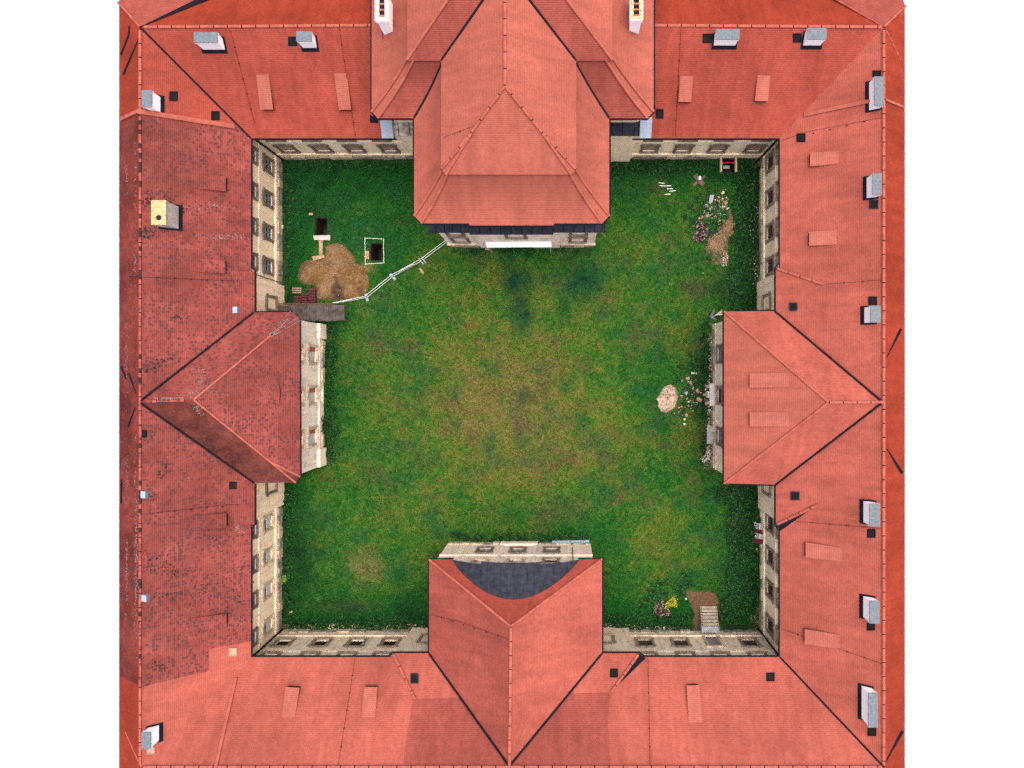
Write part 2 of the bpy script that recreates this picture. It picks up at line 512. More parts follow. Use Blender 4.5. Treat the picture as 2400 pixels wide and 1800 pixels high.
def skylight(slope, x0, y0, x1, y1, parent, mat='lead', pane='dark', lift=0.10, base=0.0):
    c = [slope.hit(x0, y0, base), slope.hit(x1, y0, base), slope.hit(x1, y1, base), slope.hit(x0, y1, base)]
    up = Vector((0, 0, lift))
    cen = sum(c, Vector()) / 4
    b = MB()
    inn = [p + (cen - p) * 0.2 for p in c]
    for i in range(4):
        j = (i + 1) % 4
        b.face([c[i] + up, c[j] + up, inn[j] + up, inn[i] + up])
        b.face([c[i], c[j], c[j] + up, c[i] + up])
        b.face([inn[i] + up, inn[j] + up, inn[j] + up * .3, inn[i] + up * .3])
    o = b.build('skylight', M[mat], parent)
    g = MB(); g.face([p + up * .45 for p in inn])
    off = wloc(parent)
    put('pane', g.mesh([M[pane]], off, name='pane'), o, Matrix.Translation(off))
    return o

def dormer(slope, up_l, up_r, lo_r, lo_l, parent, h=0.60, tile='tile_e', cheek='lead', front='lead'):
    """a low shed dormer: its tiled slab leaves the roof at the top edge and stands proud at the lower edge"""
    a, bb = slope.hit(*up_l, 0.03), slope.hit(*up_r, 0.03)
    c, d = slope.hit(*lo_r, h), slope.hit(*lo_l, h)
    cb, db = Vector((c.x, c.y, slope.z(c.x, c.y) - .05)), Vector((d.x, d.y, slope.z(d.x, d.y) - .05))
    m = MB()
    m.roofpoly([a, bb, c, d], 0, 0.07)
    ins = 0.08
    u = (c - d).normalized() * ins
    bk = (a - d).normalized() * 0.1
    dn = Vector((0, 0, -0.07))
    m.face([a + u, d + u + bk + dn, db + u + bk], 1)
    m.face([bb - u, c - u + bk + dn, cb - u + bk], 1)
    m.face([d + u + bk + dn, c - u + bk + dn, cb - u + bk, db + u + bk], 2)
    return m.build('dormer', [M[tile], M[cheek], M[front]], parent)

def chimney(cap, parent, slopes, zt=15.95, shaft='white', top='zinc', pots=None, flue=None):
    x0, y0, x1, y1 = cap
    a, c = P(x0, y1, zt), P(x1, y0, zt)
    X0, X1, Y0, Y1 = a.x, c.x, a.y, c.y
    zb = min(s.z(x, y) for s in slopes for x in (X0, X1) for y in (Y0, Y1)) - 0.3
    b = MB(); i = 0.07
    b.box(X0 + i, X1 - i, Y0 + i, Y1 - i, zb, zt - 0.13)
    b.box(X0 + .02, X1 - .02, Y0 + .02, Y1 - .02, zt - 0.32, zt - 0.2)
    o = b.build('chimney', M[shaft], parent)
    off = wloc(parent)
    k = MB(); k.box(X0, X1, Y0, Y1, zt - 0.10, zt)
    if flue:
        fx, fy, r = flue
        q = P(fx, fy, zt)
        ring = [(q.x + r * math.cos(t * math.pi / 6), q.y + r * math.sin(t * math.pi / 6)) for t in range(12)]
        k.prism(ring, zt + .004, zt + 0.03, 1)
    n = max(2, int((max(X1 - X0, Y1 - Y0)) / 0.55))
    for j in range(n):     # little feet that hold the cover plate
        t = (j + .5) / n
        if X1 - X0 > Y1 - Y0:
            k.box(X0 + (X1 - X0) * t - .04, X0 + (X1 - X0) * t + .04, Y0 + .05, Y1 - .05, zt - .2, zt - .1)
        else:
            k.box(X0 + .05, X1 - .05, Y0 + (Y1 - Y0) * t - .04, Y0 + (Y1 - Y0) * t + .04, zt - .2, zt - .1)
    put('chimney_cover', k.mesh([M[top], M['soot']], off, name='chimney_cover'), o, Matrix.Translation(off))
    f = MB(); s = slopes[0]; e = 0.22
    n = s.n; ax = 0.0
    q = [(X0 - .1, Y0 - .1), (X1 + .1, Y0 - .1), (X1 + .1, Y1 + .1), (X0 - .1, Y1 + .1)]
    if abs(n.x) > abs(n.y):     # apron on the downhill side
        q = [(X0 - (.2 if n.x < 0 else .05), Y0 - .1), (X1 + (.2 if n.x > 0 else .05), Y0 - .1), (X1 + (.2 if n.x > 0 else .05), Y1 + .1), (X0 - (.2 if n.x < 0 else .05), Y1 + .1)]
    else:
        q = [(X0 - .1, Y0 - (.2 if n.y < 0 else .05)), (X1 + .1, Y0 - (.2 if n.y < 0 else .05)), (X1 + .1, Y1 + (.2 if n.y > 0 else .05)), (X0 - .1, Y1 + (.2 if n.y > 0 else .05))]
    t = [Vector((x, y, s.z(x, y) + .05)) for x, y in q]
    f.face(t)
    for i in range(4):
        j = (i + 1) % 4
        f.face([t[i], t[j], t[j] - Vector((0, 0, .1)), t[i] - Vector((0, 0, .1))])
    put('chimney_flashing', f.mesh([M['lead']], off, name='chimney_flashing'), o, Matrix.Translation(off))
    return o

def facade(parent, O, U, N, u0, u1, z0, z1, openings, mat, depth=0.38, name='wall'):
    """a wall face with real window openings and reveals; O+U*u is the face line"""
    O, U, N = Vector((O[0], O[1], 0)), Vector((U[0], U[1], 0)), Vector((N[0], N[1], 0))
    us = sorted({u0, u1} | {x for o in openings for x in o[:2] if u0 < x < u1})
    zs = sorted({z0, z1} | {x for o in openings for x in o[2:] if z0 < x < z1})
    pt = lambda u, z, d=0.0: O + U * u - N * d + Vector((0, 0, z))
    b = MB()
    for i in range(len(us) - 1):
        for j in range(len(zs) - 1):
            uc, zc = (us[i] + us[i + 1]) / 2, (zs[j] + zs[j + 1]) / 2
            if any(o[0] < uc < o[1] and o[2] < zc < o[3] for o in openings):
                continue
            b.face([pt(us[i], zs[j]), pt(us[i + 1], zs[j]), pt(us[i + 1], zs[j + 1]), pt(us[i], zs[j + 1])])
    for a, c, za, zb in openings:
        b.face([pt(a, za), pt(a, zb), pt(a, zb, depth), pt(a, za, depth)])
        b.face([pt(c, za), pt(c, zb), pt(c, zb, depth), pt(c, za, depth)])
        b.face([pt(a, za), pt(c, za), pt(c, za, depth), pt(a, za, depth)])
        b.face([pt(a, zb), pt(c, zb), pt(c, zb, depth), pt(a, zb, depth)])
    b.face([pt(u0, z0, depth + .05), pt(u1, z0, depth + .05), pt(u1, z1, depth + .05), pt(u0, z1, depth + .05)])
    # end and top returns
    for u in (u0, u1):
        b.face([pt(u, z0), pt(u, z1), pt(u, z1, depth + .05), pt(u, z0, depth + .05)])
    b.face([pt(u0, z1), pt(u1, z1), pt(u1, z1, depth + .05), pt(u0, z1, depth + .05)])
    return b.build(name, mat, parent)

WIN = {}
def window_meshes(kind, w, h):
    """local frame: x along the wall, y out of the wall, z up from the sill of the opening"""
    key = (kind, w, h)
    if key in WIN:
        return WIN[key]
    st = {'glass': 'stone', 'red': 'stone_mid', 'brick': 'stone', 'dark': 'stone_mid', 'blind': 'stone_pale', 'half': 'stone_pale'}[kind]
    j = 0.27
    s = MB()
    s.box(-w / 2 - j, -w / 2, -.02, .13, -.05, h + .02)
    s.box(w / 2, w / 2 + j, -.02, .13, -.05, h + .02)
    s.box(-w / 2 - j - .1, -w / 2, -.02, .15, h - .25, h + .12)
    s.box(w / 2, w / 2 + j + .1, -.02, .15, h - .25, h + .12)
    rise = 0.22
    n = 6
    for k in range(n):        # arched lintel
        t0, t1 = -1 + 2 * k / n, -1 + 2 * (k + 1) / n
        x0, x1 = t0 * (w / 2 + j), t1 * (w / 2 + j)
        a0, a1 = rise * (1 - t0 * t0), rise * (1 - t1 * t1)
        lo0, lo1 = h + .021, h + .021
        top0, top1 = h + .22 + a0, h + .22 + a1
        for y in (.16,):
            s.face([(x0, y, lo0), (x1, y, lo1), (x1, y, top1), (x0, y, top0)])
        s.face([(x0, .16, top0), (x1, .16, top1), (x1, -.02, top1), (x0, -.02, top0)])
        s.face([(x0, .16, lo0), (x1, .16, lo1), (x1, -.02, lo1), (x0, -.02, lo0)])
    parts = {'window': s.mesh([M[st]], name='window')}
    sill = MB(); sill.box(-w / 2 - j - .06, w / 2 + j + .06, -.02, .22, -.2, -.052)
    parts['sill'] = sill.mesh([M[st]], name='sill')
    p = MB()
    if kind in ('glass', 'red'):
        p.box(-w / 2, w / 2, -.16, -.12, 0, h)
        parts['pane'] = p.mesh([M['glass']], name='pane')
        f = MB()
        fm = M['wood_red'] if kind == 'red' else M['wood_grey']
        t = .06
        f.box(-w / 2, -w / 2 + t, -.115, -.05, 0, h); f.box(w / 2 - t, w / 2, -.115, -.05, 0, h)
        f.box(-w / 2 + t, w / 2 - t, -.115, -.05, 0, t); f.box(-w / 2 + t, w / 2 - t, -.115, -.05, h - t, h)
        f.box(-.04, .04, -.115, -.045, t, h - t)
        for zz in (0.33, 0.66):
            f.box(-w / 2 + t, w / 2 - t, -.115, -.06, h * zz - .04, h * zz + .04)
        if kind == 'red':
            for xx in (-.27, .27):
                f.box(w * xx - .025, w * xx + .025, -.115, -.07, t, h - t)
        parts['casement'] = f.mesh([fm], name='casement')
    elif kind == 'dark':
        p.box(-w / 2, w / 2, -.22, -.18, 0, h)
        parts['pane'] = p.mesh([M['dark']], name='pane')
        f = MB()
        for k in range(1, 4):
            x = -w / 2 + w * k / 4
            f.box(x - .025, x + .025, -.14, -.10, 0, h)
        for k in range(1, 4):
            f.box(-w / 2, w / 2, -.135, -.105, h * k / 4 - .025, h * k / 4 + .025)
        parts['grille'] = f.mesh([M['iron']], name='grille')
    elif kind == 'half':       # lower part walled up, dark lattice above
        p.box(-w / 2, w / 2, -.16, -.08, 0, h * .52)
        parts['infill'] = p.mesh([M['infill2']], name='infill')
        q = MB(); q.box(-w / 2, w / 2, -.22, -.18, h * .52, h)
        parts['pane'] = q.mesh([M['dark']], name='pane')
        f = MB()
        for k in range(1, 6):
            x = -w / 2 + w * k / 6
            f.box(x - .02, x + .02, -.2, -.16, h * .52, h)
        parts['grille'] = f.mesh([M['iron']], name='grille')
    elif kind == 'brick':
        p.box(-w / 2, w / 2, -.18, -.08, 0, h * .8)
        parts['infill'] = p.mesh([M['infill']], name='infill')
        q = MB(); q.box(-w / 2, w / 2, -.24, -.14, h * .8, h)
        parts['brick_head'] = q.mesh([M['brick']], name='brick_head')
    elif kind == 'blind':
        p.box(-w / 2, w / 2, -.2, -.1, 0, h)
        parts['infill'] = p.mesh([M['infill2']], name='infill')
        q = MB()
        q.box(-w / 2, -w * .2, -.1, -.05, 0, h)
        parts['brick_jamb'] = q.mesh([M['brick']], name='brick_jamb')
    WIN[key] = parts
    return parts

def window(parent, kind, O, N, z, w, h):
    N3 = Vector((N[0], N[1], 0))
    x = N3.cross(Vector((0, 0, 1)))
    Mx = Matrix(((x.x, N3.x, 0, O[0]), (x.y, N3.y, 0, O[1]), (0, 0, 1, z), (0, 0, 0, 1)))
    ms = window_meshes(kind, w, h)
    o = put('window', ms['window'], parent, Mx)
    for nme, me in ms.items():
        if nme != 'window':
            put(nme, me, o, Mx)
    return o

def courtyard_wall(parent, line, axis, N, a, b, lows, ups, mat, kinds, zlow=2.75, hlow=2.35, wlow=1.15, zup=7.0, hup=1.9, ztop=9.3, doors=()):
    """axis 'x': wall runs along x at y=line; axis 'y': along y at x=line"""
    pos = (lambda t: (t, line)) if axis == 'x' else (lambda t: (line, t))
    U = (1, 0) if axis == 'x' else (0, 1)
    O = (0, line) if axis == 'x' else (line, 0)
    op = [(t - wlow / 2, t + wlow / 2, zlow, zlow + hlow) for t in lows if t not in doors] + [(t - wlow / 2, t + wlow / 2, zup, zup + hup) for t in ups]
    op += [(t - .65, t + .65, 1.25, zlow + hlow) for t in doors]
    facade(parent, O, U, N, a, b, -0.3, ztop, op, mat)
    for i, t in enumerate(lows):
        k = kinds[i % len(kinds)]
        if t in doors:
            continue
        window(parent, k, pos(t), N, zlow, wlow, hlow)
    for t in ups:
        window(parent, kinds[0], pos(t), N, zup, wlow, hup)
    # string courses and cornice
    c = MB()
    def bar(z0, z1, pr):
        if axis == 'x':
            y0, y1 = sorted((line + N[1] * .002, line + N[1] * pr)); c.box(a, b, y0, y1, z0, z1)
        else:
            x0, x1 = sorted((line + N[0] * .002, line + N[0] * pr)); c.box(x0, x1, a, b, z0, z1)
    bar(1.62, 1.80, .10); bar(1.80, 1.92, .17); bar(6.15, 6.35, .10)
    c.build('string_course', mat, parent)
    c = MB(); bar(8.95, 9.25, .22); bar(9.25, 9.45, .42)
    c.build('cornice', mat, parent)

PLB = MB(); PLB.box(-.5, .5, 0, .16, 0, 1)
PL_MESH = PLB.mesh([M['plinth']], name='plinth_block')
PL2 = MB(); PL2.box(-.5, .5, 0, .16, 0, 1)
PL_MESH2 = PL2.mesh([M['stone_pale']], name='plinth_block')
def plinth(parent, line, axis, N, a, b, top=1.1, skip=()):
    t = a
    while t < b - .4:
        L = min(random.uniform(.9, 1.9), b - t)
        mid = t + L / 2
        if not any(s0 < mid < s1 for s0, s1 in skip) and random.random() > .10:
            hgt = top * random.uniform(.86, 1.04)
            pos = (mid, line) if axis == 'x' else (line, mid)
            N3 = Vector((N[0], N[1], 0)); x = N3.cross(Vector((0, 0, 1)))
            Mx = Matrix(((x.x, N3.x, 0, pos[0]), (x.y, N3.y, 0, pos[1]), (0, 0, 1, -.05), (0, 0, 0, 1))) @ Matrix.Diagonal((L - .05, random.uniform(.6, 1.25), hgt, 1))
            put('plinth_block', PL_MESH if random.random() < .55 else PL_MESH2, parent, Mx)
        t += L

def firewall(slope, p0, p1, parent, mat='cap', wd=.34, h=.22):
    a, b = slope.hit(*p0), slope.hit(*p1)
    m = MB(); m.ribbon([a, b], wd, 0, h, h + .2)
    m.build('parapet_coping', M[mat], parent)

def wedge(parent, slope, A1, A2, T2, T1, tile, side_mat='lead', hip1=True, hip2=True):
    """the shallower roof in front of a projecting bay: eave points A1, A2 (world), roof points T1, T2 (world)"""
    m = MB()
    m.roofpoly([A1, A2, T2, T1], 0, 0.12)
    for A, T in ((A1, T1), (A2, T2)):
        k = Vector((A.x, A.y, min(slope.z(A.x, A.y), A.z - .02)))
        m.face([A, T, k], 1)
    o = m.build('bay_roof', [M[tile], M[side_mat]], parent)
    return o

def downpipe(parent, pts, r=.07, mat='lead'):
    b = MB(); b.tube(pts, r, 8)
    return b.build('downpipe', M[mat], parent, True)

# pale lichen crusts and dark slipped-tile gaps on the old roofs
def flakes(parent, slope, spots, mat, name, size=(.04, .13)):
    r = random.Random(len(spots) + int(spots[0][0]))
    b = MB()
    for cx_, cy_, sx, sy, n in spots:
        for _ in range(n):
            p = slope.hit(r.gauss(cx_, sx), r.gauss(cy_, sy), .02)
            k = [r.uniform(*size) for _ in range(5)]
            pts = []
            for i in range(5):
                a = 6.283 * i / 5
                x_, y_ = p.x + math.cos(a) * k[i], p.y + math.sin(a) * k[i] * 1.3
                pts.append((x_, y_, slope.z(x_, y_) + .022))
            b.face(pts)
    o = b.build(name, M[mat], parent); o['kind'] = 'stuff'
V3 = Vector
# ------------------------------------------------------------------ wing: left (old tiles)
W = wing_l
fw_a, fw_b = S_L.hit(326, 263), S_L.hit(560, 299)
cornerT, cornerB = V3((EL, ET, ZE)), V3((EL, EB, ZE))
rT, rB = V3((RL, RT, ZR)), V3((RL, RB, ZR))
m = MB()
m.roofpoly([rT, V3((RL, fw_a.y, ZR)), fw_b, cornerT], 0)
new_edge = [S_L.hit(343, 1608), S_L.hit(400, 1593), S_L.hit(490, 1573), S_L.hit(490.5, 1521), S_L.hit(588, 1503)]
b1 = V3((RL, new_edge[0].y, ZR)); b2 = V3((EL, new_edge[-1].y, ZE))
m.roofpoly([V3((RL, fw_a.y, ZR)), b1] + new_edge[:4] + [b2, V3((EL, fw_b.y + .1, ZE))] + [fw_b], 1)
m.roofpoly([b1, rB, cornerB, b2] + list(reversed(new_edge[:4])), 2)
roof = m.build('roof_slope', [M['tile'], M['tile_old'], M['tile_b']], W)
m = MB()
y1 = P(280, 280, 14).y; y2 = P(300, 1600, 14.5).y
def lo(y, r=True): return V3((RL, y, ZR)) if r else V3((OL, y, OLz))
m.roofpoly([lo(RT), V3((OL, RT + 3.3, OLz)), lo(y1, False), lo(fw_a.y)], 0)
m.roofpoly([lo(fw_a.y), lo(y1, False), lo(y2, False), lo(y2)], 1)
m.roofpoly([lo(y2), lo(y2, False), V3((OL, RB - 3.3, OLz)), lo(RB)], 0)
m.build('roof_slope', [M['tile_out'], M['tile_old_out']], W)
b = MB(); b.box(OL + .5, OL + .9, RB - 2.5, RT + 2.5, -.3, OLz - .2)
b.build('outer_wall', M['wall_p'], W)
ridge_row((RL, RT - .2, ZR), (RL, fw_a.y, ZR), roof)
ridge_row((RL, fw_a.y - .3, ZR), (RL, y2, ZR), roof, 'cap_old', miss=0.2, r=.12, bed='soil_shade')
ridge_row((RL, y2, ZR), (RL, RB + .2, ZR), roof, r=.12)
firewall(S_L, (324, 262), (552, 298), W, wd=.42)
firewall(S_LO, (324, 262), (284, 281), W, wd=.3)
# bay in the middle: eave a little further out
A1, A2 = V3((EL + .36, 9.6, ZE + .03)), V3((EL + .36, -14.9, ZE + .03))
wedge(W, S_L, A1, A2, V3((EL - 1.3, -14.8, S_L.z(EL - 1.3, 0) + .01)), V3((EL - 1.3, 9.5, S_L.z(EL - 1.3, 0) + .01)), 'tile_old', 'tile_old')
gutter([(EL + .07, ET, ZE - .1), (EL + .07, 10.0, ZE - .1), (EL + .43, 9.6, ZE - .1), (EL + .43, 5.0, ZE - .1)], W)
gutter([(EL + .43, -11.0, ZE - .1), (EL + .43, -14.9, ZE - .1), (EL + .07, -15.3, ZE - .1), (EL + .07, EB, ZE - .1)], W)
lowsL = [21.4, 17.85, 14.35, 10.85, -15.9, -19.35, -22.9, -26.6]
courtyard_wall(W, WL, 'y', (1, 0), WB, WT, lowsL[:4], lowsL, M['wall_l'], ['glass'])
# lower four windows are half walled up
for o in [q for q in list(COL.objects) if q.parent == W and q.name.startswith('wall')]:
    bpy.data.objects.remove(o, do_unlink=True)
facade(W, (WL, 0), (0, 1), (1, 0), WB, WT, -.3, 9.3,
       [(t - .575, t + .575, 2.75, 5.1) for t in lowsL] + [(t - .575, t + .575, 7.0, 8.9) for t in lowsL], M['wall_l'])
for t in lowsL[4:]:
    window(W, 'half', (WL, t), (1, 0), 2.75, 1.15, 2.35)
plinth(W, WL, 'y', (1, 0), WB + .3, WT - .3, 1.2)
for q0, q1 in ((4.5, 9.2), (-14.6, -9.5)):
    b = MB(); b.box(WL + .01, WL + .36, q0, q1, -.3, 9.2); b.build('bay_wall', M['wall_l'], W)
for t in (6.95, -12.0):
    window(W, 'glass', (WL + .37, t), (1, 0), 2.75, 1.15, 2.35)
chimney((332, 211, 356, 251), W, [S_L])
oc = chimney((354, 469, 389, 527), W, [S_L], 15.85, 'white_old', 'yellow', flue=(372, 510, .24))
chimney((331.4, 1716, 353.5, 1756), W, [S_L])
for q in ((448, 406, 441, 529, 7), (444, 604, 636, 528, 5), (446, 1211, 1244, 531, -8), (443, 1450, 1480, 531, -11)):
    xl, ya, yb, xr, k = q
    dormer(S_L, (xl, yb), (xl, ya), (xr, ya + k), (xr, yb + k), W, .55, 'tile_old', 'tile_old', 'soot')
for q in ((398, 215, 417, 237), (496, 261, 515, 282)):
    skylight(S_L, *q, W)
skylight(S_L, 328, 1008, 345, 1025, W)
skylight(S_L, 538, 1129, 556, 1146, W)
skylight(S_L, 537, 1518, 556, 1537, W, 'plank_tan', 'infill')
skylight(S_L, 345, 1751, 364, 1767, W, 'plank_tan', 'infill')
for q in ((545, 719, 559, 734), (329.5, 1151, 345, 1167), (331.5, 1394, 347, 1409)):
    c = [S_L.hit(q[0], q[1], .25), S_L.hit(q[2], q[1], .25), S_L.hit(q[2], q[3], .25), S_L.hit(q[0], q[3], .25)]
    zt_ = max(p.z for p in c)
    b = MB(); b.prism([(p.x, p.y) for p in reversed(c)], min(p.z for p in c) - .5, zt_)
    b.build('roof_vent_box', M['blue_zinc'], W)
wire(S_L, [(330, 649), (591, 660)], W)
wire(S_L, [(330, 1206), (520, 1184), (591, 1181)], W)
wire(S_LO, [(302, 648), (326, 649)], W); wire(S_LO, [(305, 1212), (324, 1207)], W)
flash([S_LO.hit(304, 62), S_LO.hit(303, 82), S_LO.hit(284, 130)], W, .2)
flash([S_LO.hit(330, 80), S_LO.hit(290, 176)], W, [.06, .25])
flash([S_LO.hit(285, 858), S_LO.hit(296, 888)], W, [.22, .1])
flash([S_LO.hit(302, 874), S_LO.hit(319, 920)], W, [.2, .06])
flash([S_LO.hit(318, 955), S_LO.hit(301, 1000)], W, [.08, .22])
flash([S_LO.hit(286, 1124), S_LO.hit(285, 1180)], W, .18)
flash([S_LO.hit(294, 1714), S_LO.hit(328, 1790)], W, [.1, .1], mat='cap')
downpipe(W, [(WL + .5, 9.5, ZE - .2), (WL + .45, 9.45, 7.5), (WL + .42, 9.4, 0)], .06, 'zinc')

# ------------------------------------------------------------------ wing: right
W = wing_r
m = MB()
m.roofpoly([(RR, RT, ZR), (ER, ET, ZE), (ER, EB, ZE), (RR, RB, ZR)], 0)
roof = m.build('roof_slope', [M['tile_b']], W)
m = MB()
m.roofpoly([(RR, RT, ZR), (RR, RB, ZR), (OR_, RB - 2.8, ORz), (OR_, RT + 2.8, ORz)], 0)
m.build('roof_slope', [M['tile_out']], W)
b = MB(); b.box(OR_ - .9, OR_ - .5, RB - 2.2, RT + 2.2, -.3, ORz - .2)
b.build('outer_wall', M['wall_p'], W)
ridge_row((RR, RT - .2, ZR), (RR, RB + .2, ZR), roof)
A1, A2 = V3((ER - .40, 9.95, ZE + .03)), V3((ER - .40, -15.0, ZE + .03))
T1, T2 = S_R.hit(1930, 667, .01), S_R.hit(1916, 1183, .01)
wedge(W, S_R, A1, A2, T2, T1, 'tile_b')
ridge_row(A1 + V3((.05, -.1, 0)), T1, roof, lift=.05)
ridge_row(A2 + V3((.05, .1, 0)), T2, roof, lift=.05)
k = V3((A2.x + .4, A2.y - .55, ZE + .02))
b = MB(); b.face([A2, T2, S_R.hit(1828, 1245, .06), V3((ER, A2.y - .45, ZE + .03))])
b.build('bay_flashing', M['lead'], W)
gutter([(ER - .07, ET, ZE - .1), (ER - .07, 10.4, ZE - .1), (ER - .47, 9.95, ZE - .1), (ER - .47, 5.6, ZE - .1)], W)
gutter([(ER - .47, -11.0, ZE - .1), (ER - .47, -15.0, ZE - .1), (ER - .07, -15.5, ZE - .1), (ER - .07, EB, ZE - .1)], W)
lowsR = [21.6, 17.95, 14.35, 10.85, -15.9, -19.35, -22.8, -26.5]
courtyard_wall(W, WR, 'y', (-1, 0), WB, WT, lowsR, lowsR, M['wall_r'], ['red'], zlow=2.9, hlow=2.6, wlow=1.35)
plinth(W, WR, 'y', (-1, 0), WB + .3, WT - .3, 1.0)
for q0, q1 in ((4.5, 9.6), (-14.9, -9.5)):
    b = MB(); b.box(WR - .36, WR - .01, q0, q1, -.3, 9.2); b.build('bay_wall', M['wall_r'], W)
for t in (7.0, -12.0):
    window(W, 'red', (WR - .37, t), (-1, 0), 2.9, 1.35, 2.6)
for c in ((2049, 179, 2072, 248.5), (2044.5, 405.6, 2067, 457.6), (2040, 716, 2064, 756), (2038.4, 1180, 2063, 1234), (2038, 1408, 2061.6, 1461.7), (2035, 1624, 2058, 1705)):
    chimney(c, W, [S_R])
for q in ((2044, 166, 2064, 180), (2037, 468.5, 2058, 490), (2034.7, 695, 2054.7, 715), (2032, 1239.5, 2051.4, 1260), (2031, 1459.5, 2050, 1477), (2033, 1706, 2053, 1724),
          (1866.5, 313, 1887, 333), (1849, 709.5, 1868, 728.7), (1852.5, 1152, 1872.8, 1172)):
    skylight(S_R, *q, W, 'lead_grey' if q[1] in (468.5, 709.5, 1152) else 'lead', base=.26 if q[1] in (709.5, 1152) else 0)
dormer(S_R, (1965, 354), (1965, 384), (1898.5, 390), (1898.5, 357), W)
dormer(S_R, (1960, 540), (1962, 573), (1896.5, 576), (1896.5, 543), W)
dormer(S_R, (1972, 1284), (1972, 1316), (1888, 1307), (1888, 1271), W)
dormer(S_R, (1968, 1488), (1968, 1521), (1886, 1510), (1886, 1474), W)
firewall(S_R, (1882, 271), (2037, 238), W)
firewall(S_RO, (2074, 235), (2116, 252), W, wd=.2)
wire(S_R, [(2068, 275), (1890, 309), (1832, 329)], W)
wire(S_R, [(1936, 666), (2068, 656)], W)
wire(S_R, [(1867, 1222), (2068, 1239)], W)
wire(S_R, [(1834, 1475), (2068, 1556)], W)
flash([S_RO.hit(2076, 70), S_RO.hit(2111, 142)], W, .1, mat='cap_old')
flash([S_RO.hit(2078, 838), S_RO.hit(2111, 770)], W, [.05, .3])
flash([S_RO.hit(2079, 1052), S_RO.hit(2113, 1110)], W, [.05, .4])
flash([S_RO.hit(2073, 1790), S_RO.hit(2114, 1712)], W, [.05, .4])

# ------------------------------------------------------------------ wing: top
W = wing_t
m = MB()
m.roofpoly([(RL, RT, ZR), (EL, ET, ZE), (-16.5, ET, ZE), (-16.5, RT, ZR)], 0)
m.build('roof_slope', [M['tile']], W)
m = MB()
m.roofpoly([(7.3, RT, ZR), (7.3, ET, ZE), (ER, ET, ZE), (RR, RT, ZR)], 0)
roof = m.build('roof_slope', [M['tile']], W)
m = MB()
m.roofpoly([(RL, RT, ZR), (RR, RT, ZR), (OR_, OT, OTz), (OL, OT, OTz)], 0)
m.build('roof_slope', [M['tile_out']], W)
# corner roofs beyond the ridge, a little proud of the long slope
for c, e, x, fl in ((V3((RL, RT, ZR)), S_TO.hit(480, 0), OL, True), (V3((RR, RT, ZR)), S_TO.hit(1955, 0), OR_, False)):
    far = c + (e - c) * ((OT - c.y) / (e.y - c.y))
    k = V3((x, RT + abs(x - c.x), OLz + .12 if fl else ORz + .12))
    m = MB(); m.roofpoly([c + V3((0, 0, .03)), far + V3((0, 0, .40)), V3((x, OT + .05, far.z + .40)), k], 0)
    m.build('corner_roof', [M['tile_d']], W)
    flash([c, e + V3((0, 0, .2)), far + V3((0, 0, .3))], W, [.06, .5, .7] if fl else [.05, .2, .3], mat='lead' if fl else 'cap_old')
    ridge_row(c, k, roof, seg=.42, r=.1, lift=.04)
ridge_row((RL + .3, RT, ZR), P(872, 60, ZR), roof)
ridge_row(P(1530, 60, ZR) , (RR - .2, RT, ZR), roof)
b = MB(); b.box(OL, OR_, OT - .9, OT - .5, -.3, OTz - .2)
b.build('outer_wall', M['wall_p'], W)
gutter([(EL, ET - .07, ZE - .1), (P(930, 324, ZE).x, ET - .07, ZE - .1)], W)
gutter([(P(1482, 324, ZE).x, ET - .07, ZE - .1), (ER, ET - .07, ZE - .1)], W)
lowsT = [-29.0, -25.4, -21.95, -18.4, 8.8, 12.3, 15.9, 19.7]
courtyard_wall(W, WT, 'x', (0, -1), WL, WR, lowsT, lowsT, M['wall_t'], ['brick'], zlow=2.75, hlow=2.25, wlow=1.35)
plinth(W, WT, 'x', (0, -1), WL + .3, -16.5, 1.1); plinth(W, WT, 'x', (0, -1), 7.4, 16.6, 1.1)
for c in ((454, 75, 509.8, 99.8), (694, 73, 731, 96.6), (1678, 68, 1733.5, 92), (1892, 65.7, 1937.5, 92)):
    chimney(c, W, [S_T])
for q in ((676, 87, 697, 108), (1647, 80, 1671, 101), (1858, 79, 1878, 100), (1537, 256.5, 1555, 278)):
    skylight(S_T, *q, W)
b = MB(); q_ = [S_T.hit(867, 269, .06), S_T.hit(886, 276, .06), S_T.hit(886, 287.5, .06), S_T.hit(867, 287.5, .06)]; b.roofpoly(q_, 0, .08); b.build('corner_flashing', M['lead'], W)
dormer(S_T, (600, 175), (630, 174), (640, 257), (610, 257), W, front='lead')
dormer(S_T, (783, 172), (813, 172), (823, 257), (794, 257), W)
dormer(S_T, (1594, 178), (1625, 178), (1620, 239), (1590, 239), W)
dormer(S_T, (1776, 175), (1806, 178), (1800, 237), (1769, 237), W)
wire(S_T, [(540, 72), (597, 289)], W); wire(S_T, [(795, 65), (833, 321)], W); wire(S_T, [(1596, 65), (1583, 317)], W)
# corner valleys belong to the long wings' neighbours: dark metal in two of the four corners
flash([(RL, RT, ZR), (EL, ET, ZE)], W, .17, .1)
downpipe(W, [(EL + .1, ET - .1, ZE - .1), (WL + .25, WT - .25, ZE - .9), (WL + .25, WT - .25, 0)], .09)
downpipe(W, [(ER - .1, ET - .1, ZE - .1), (WR - .25, WT - .25, ZE - .9), (WR - .25, WT - .25, 0)], .09)

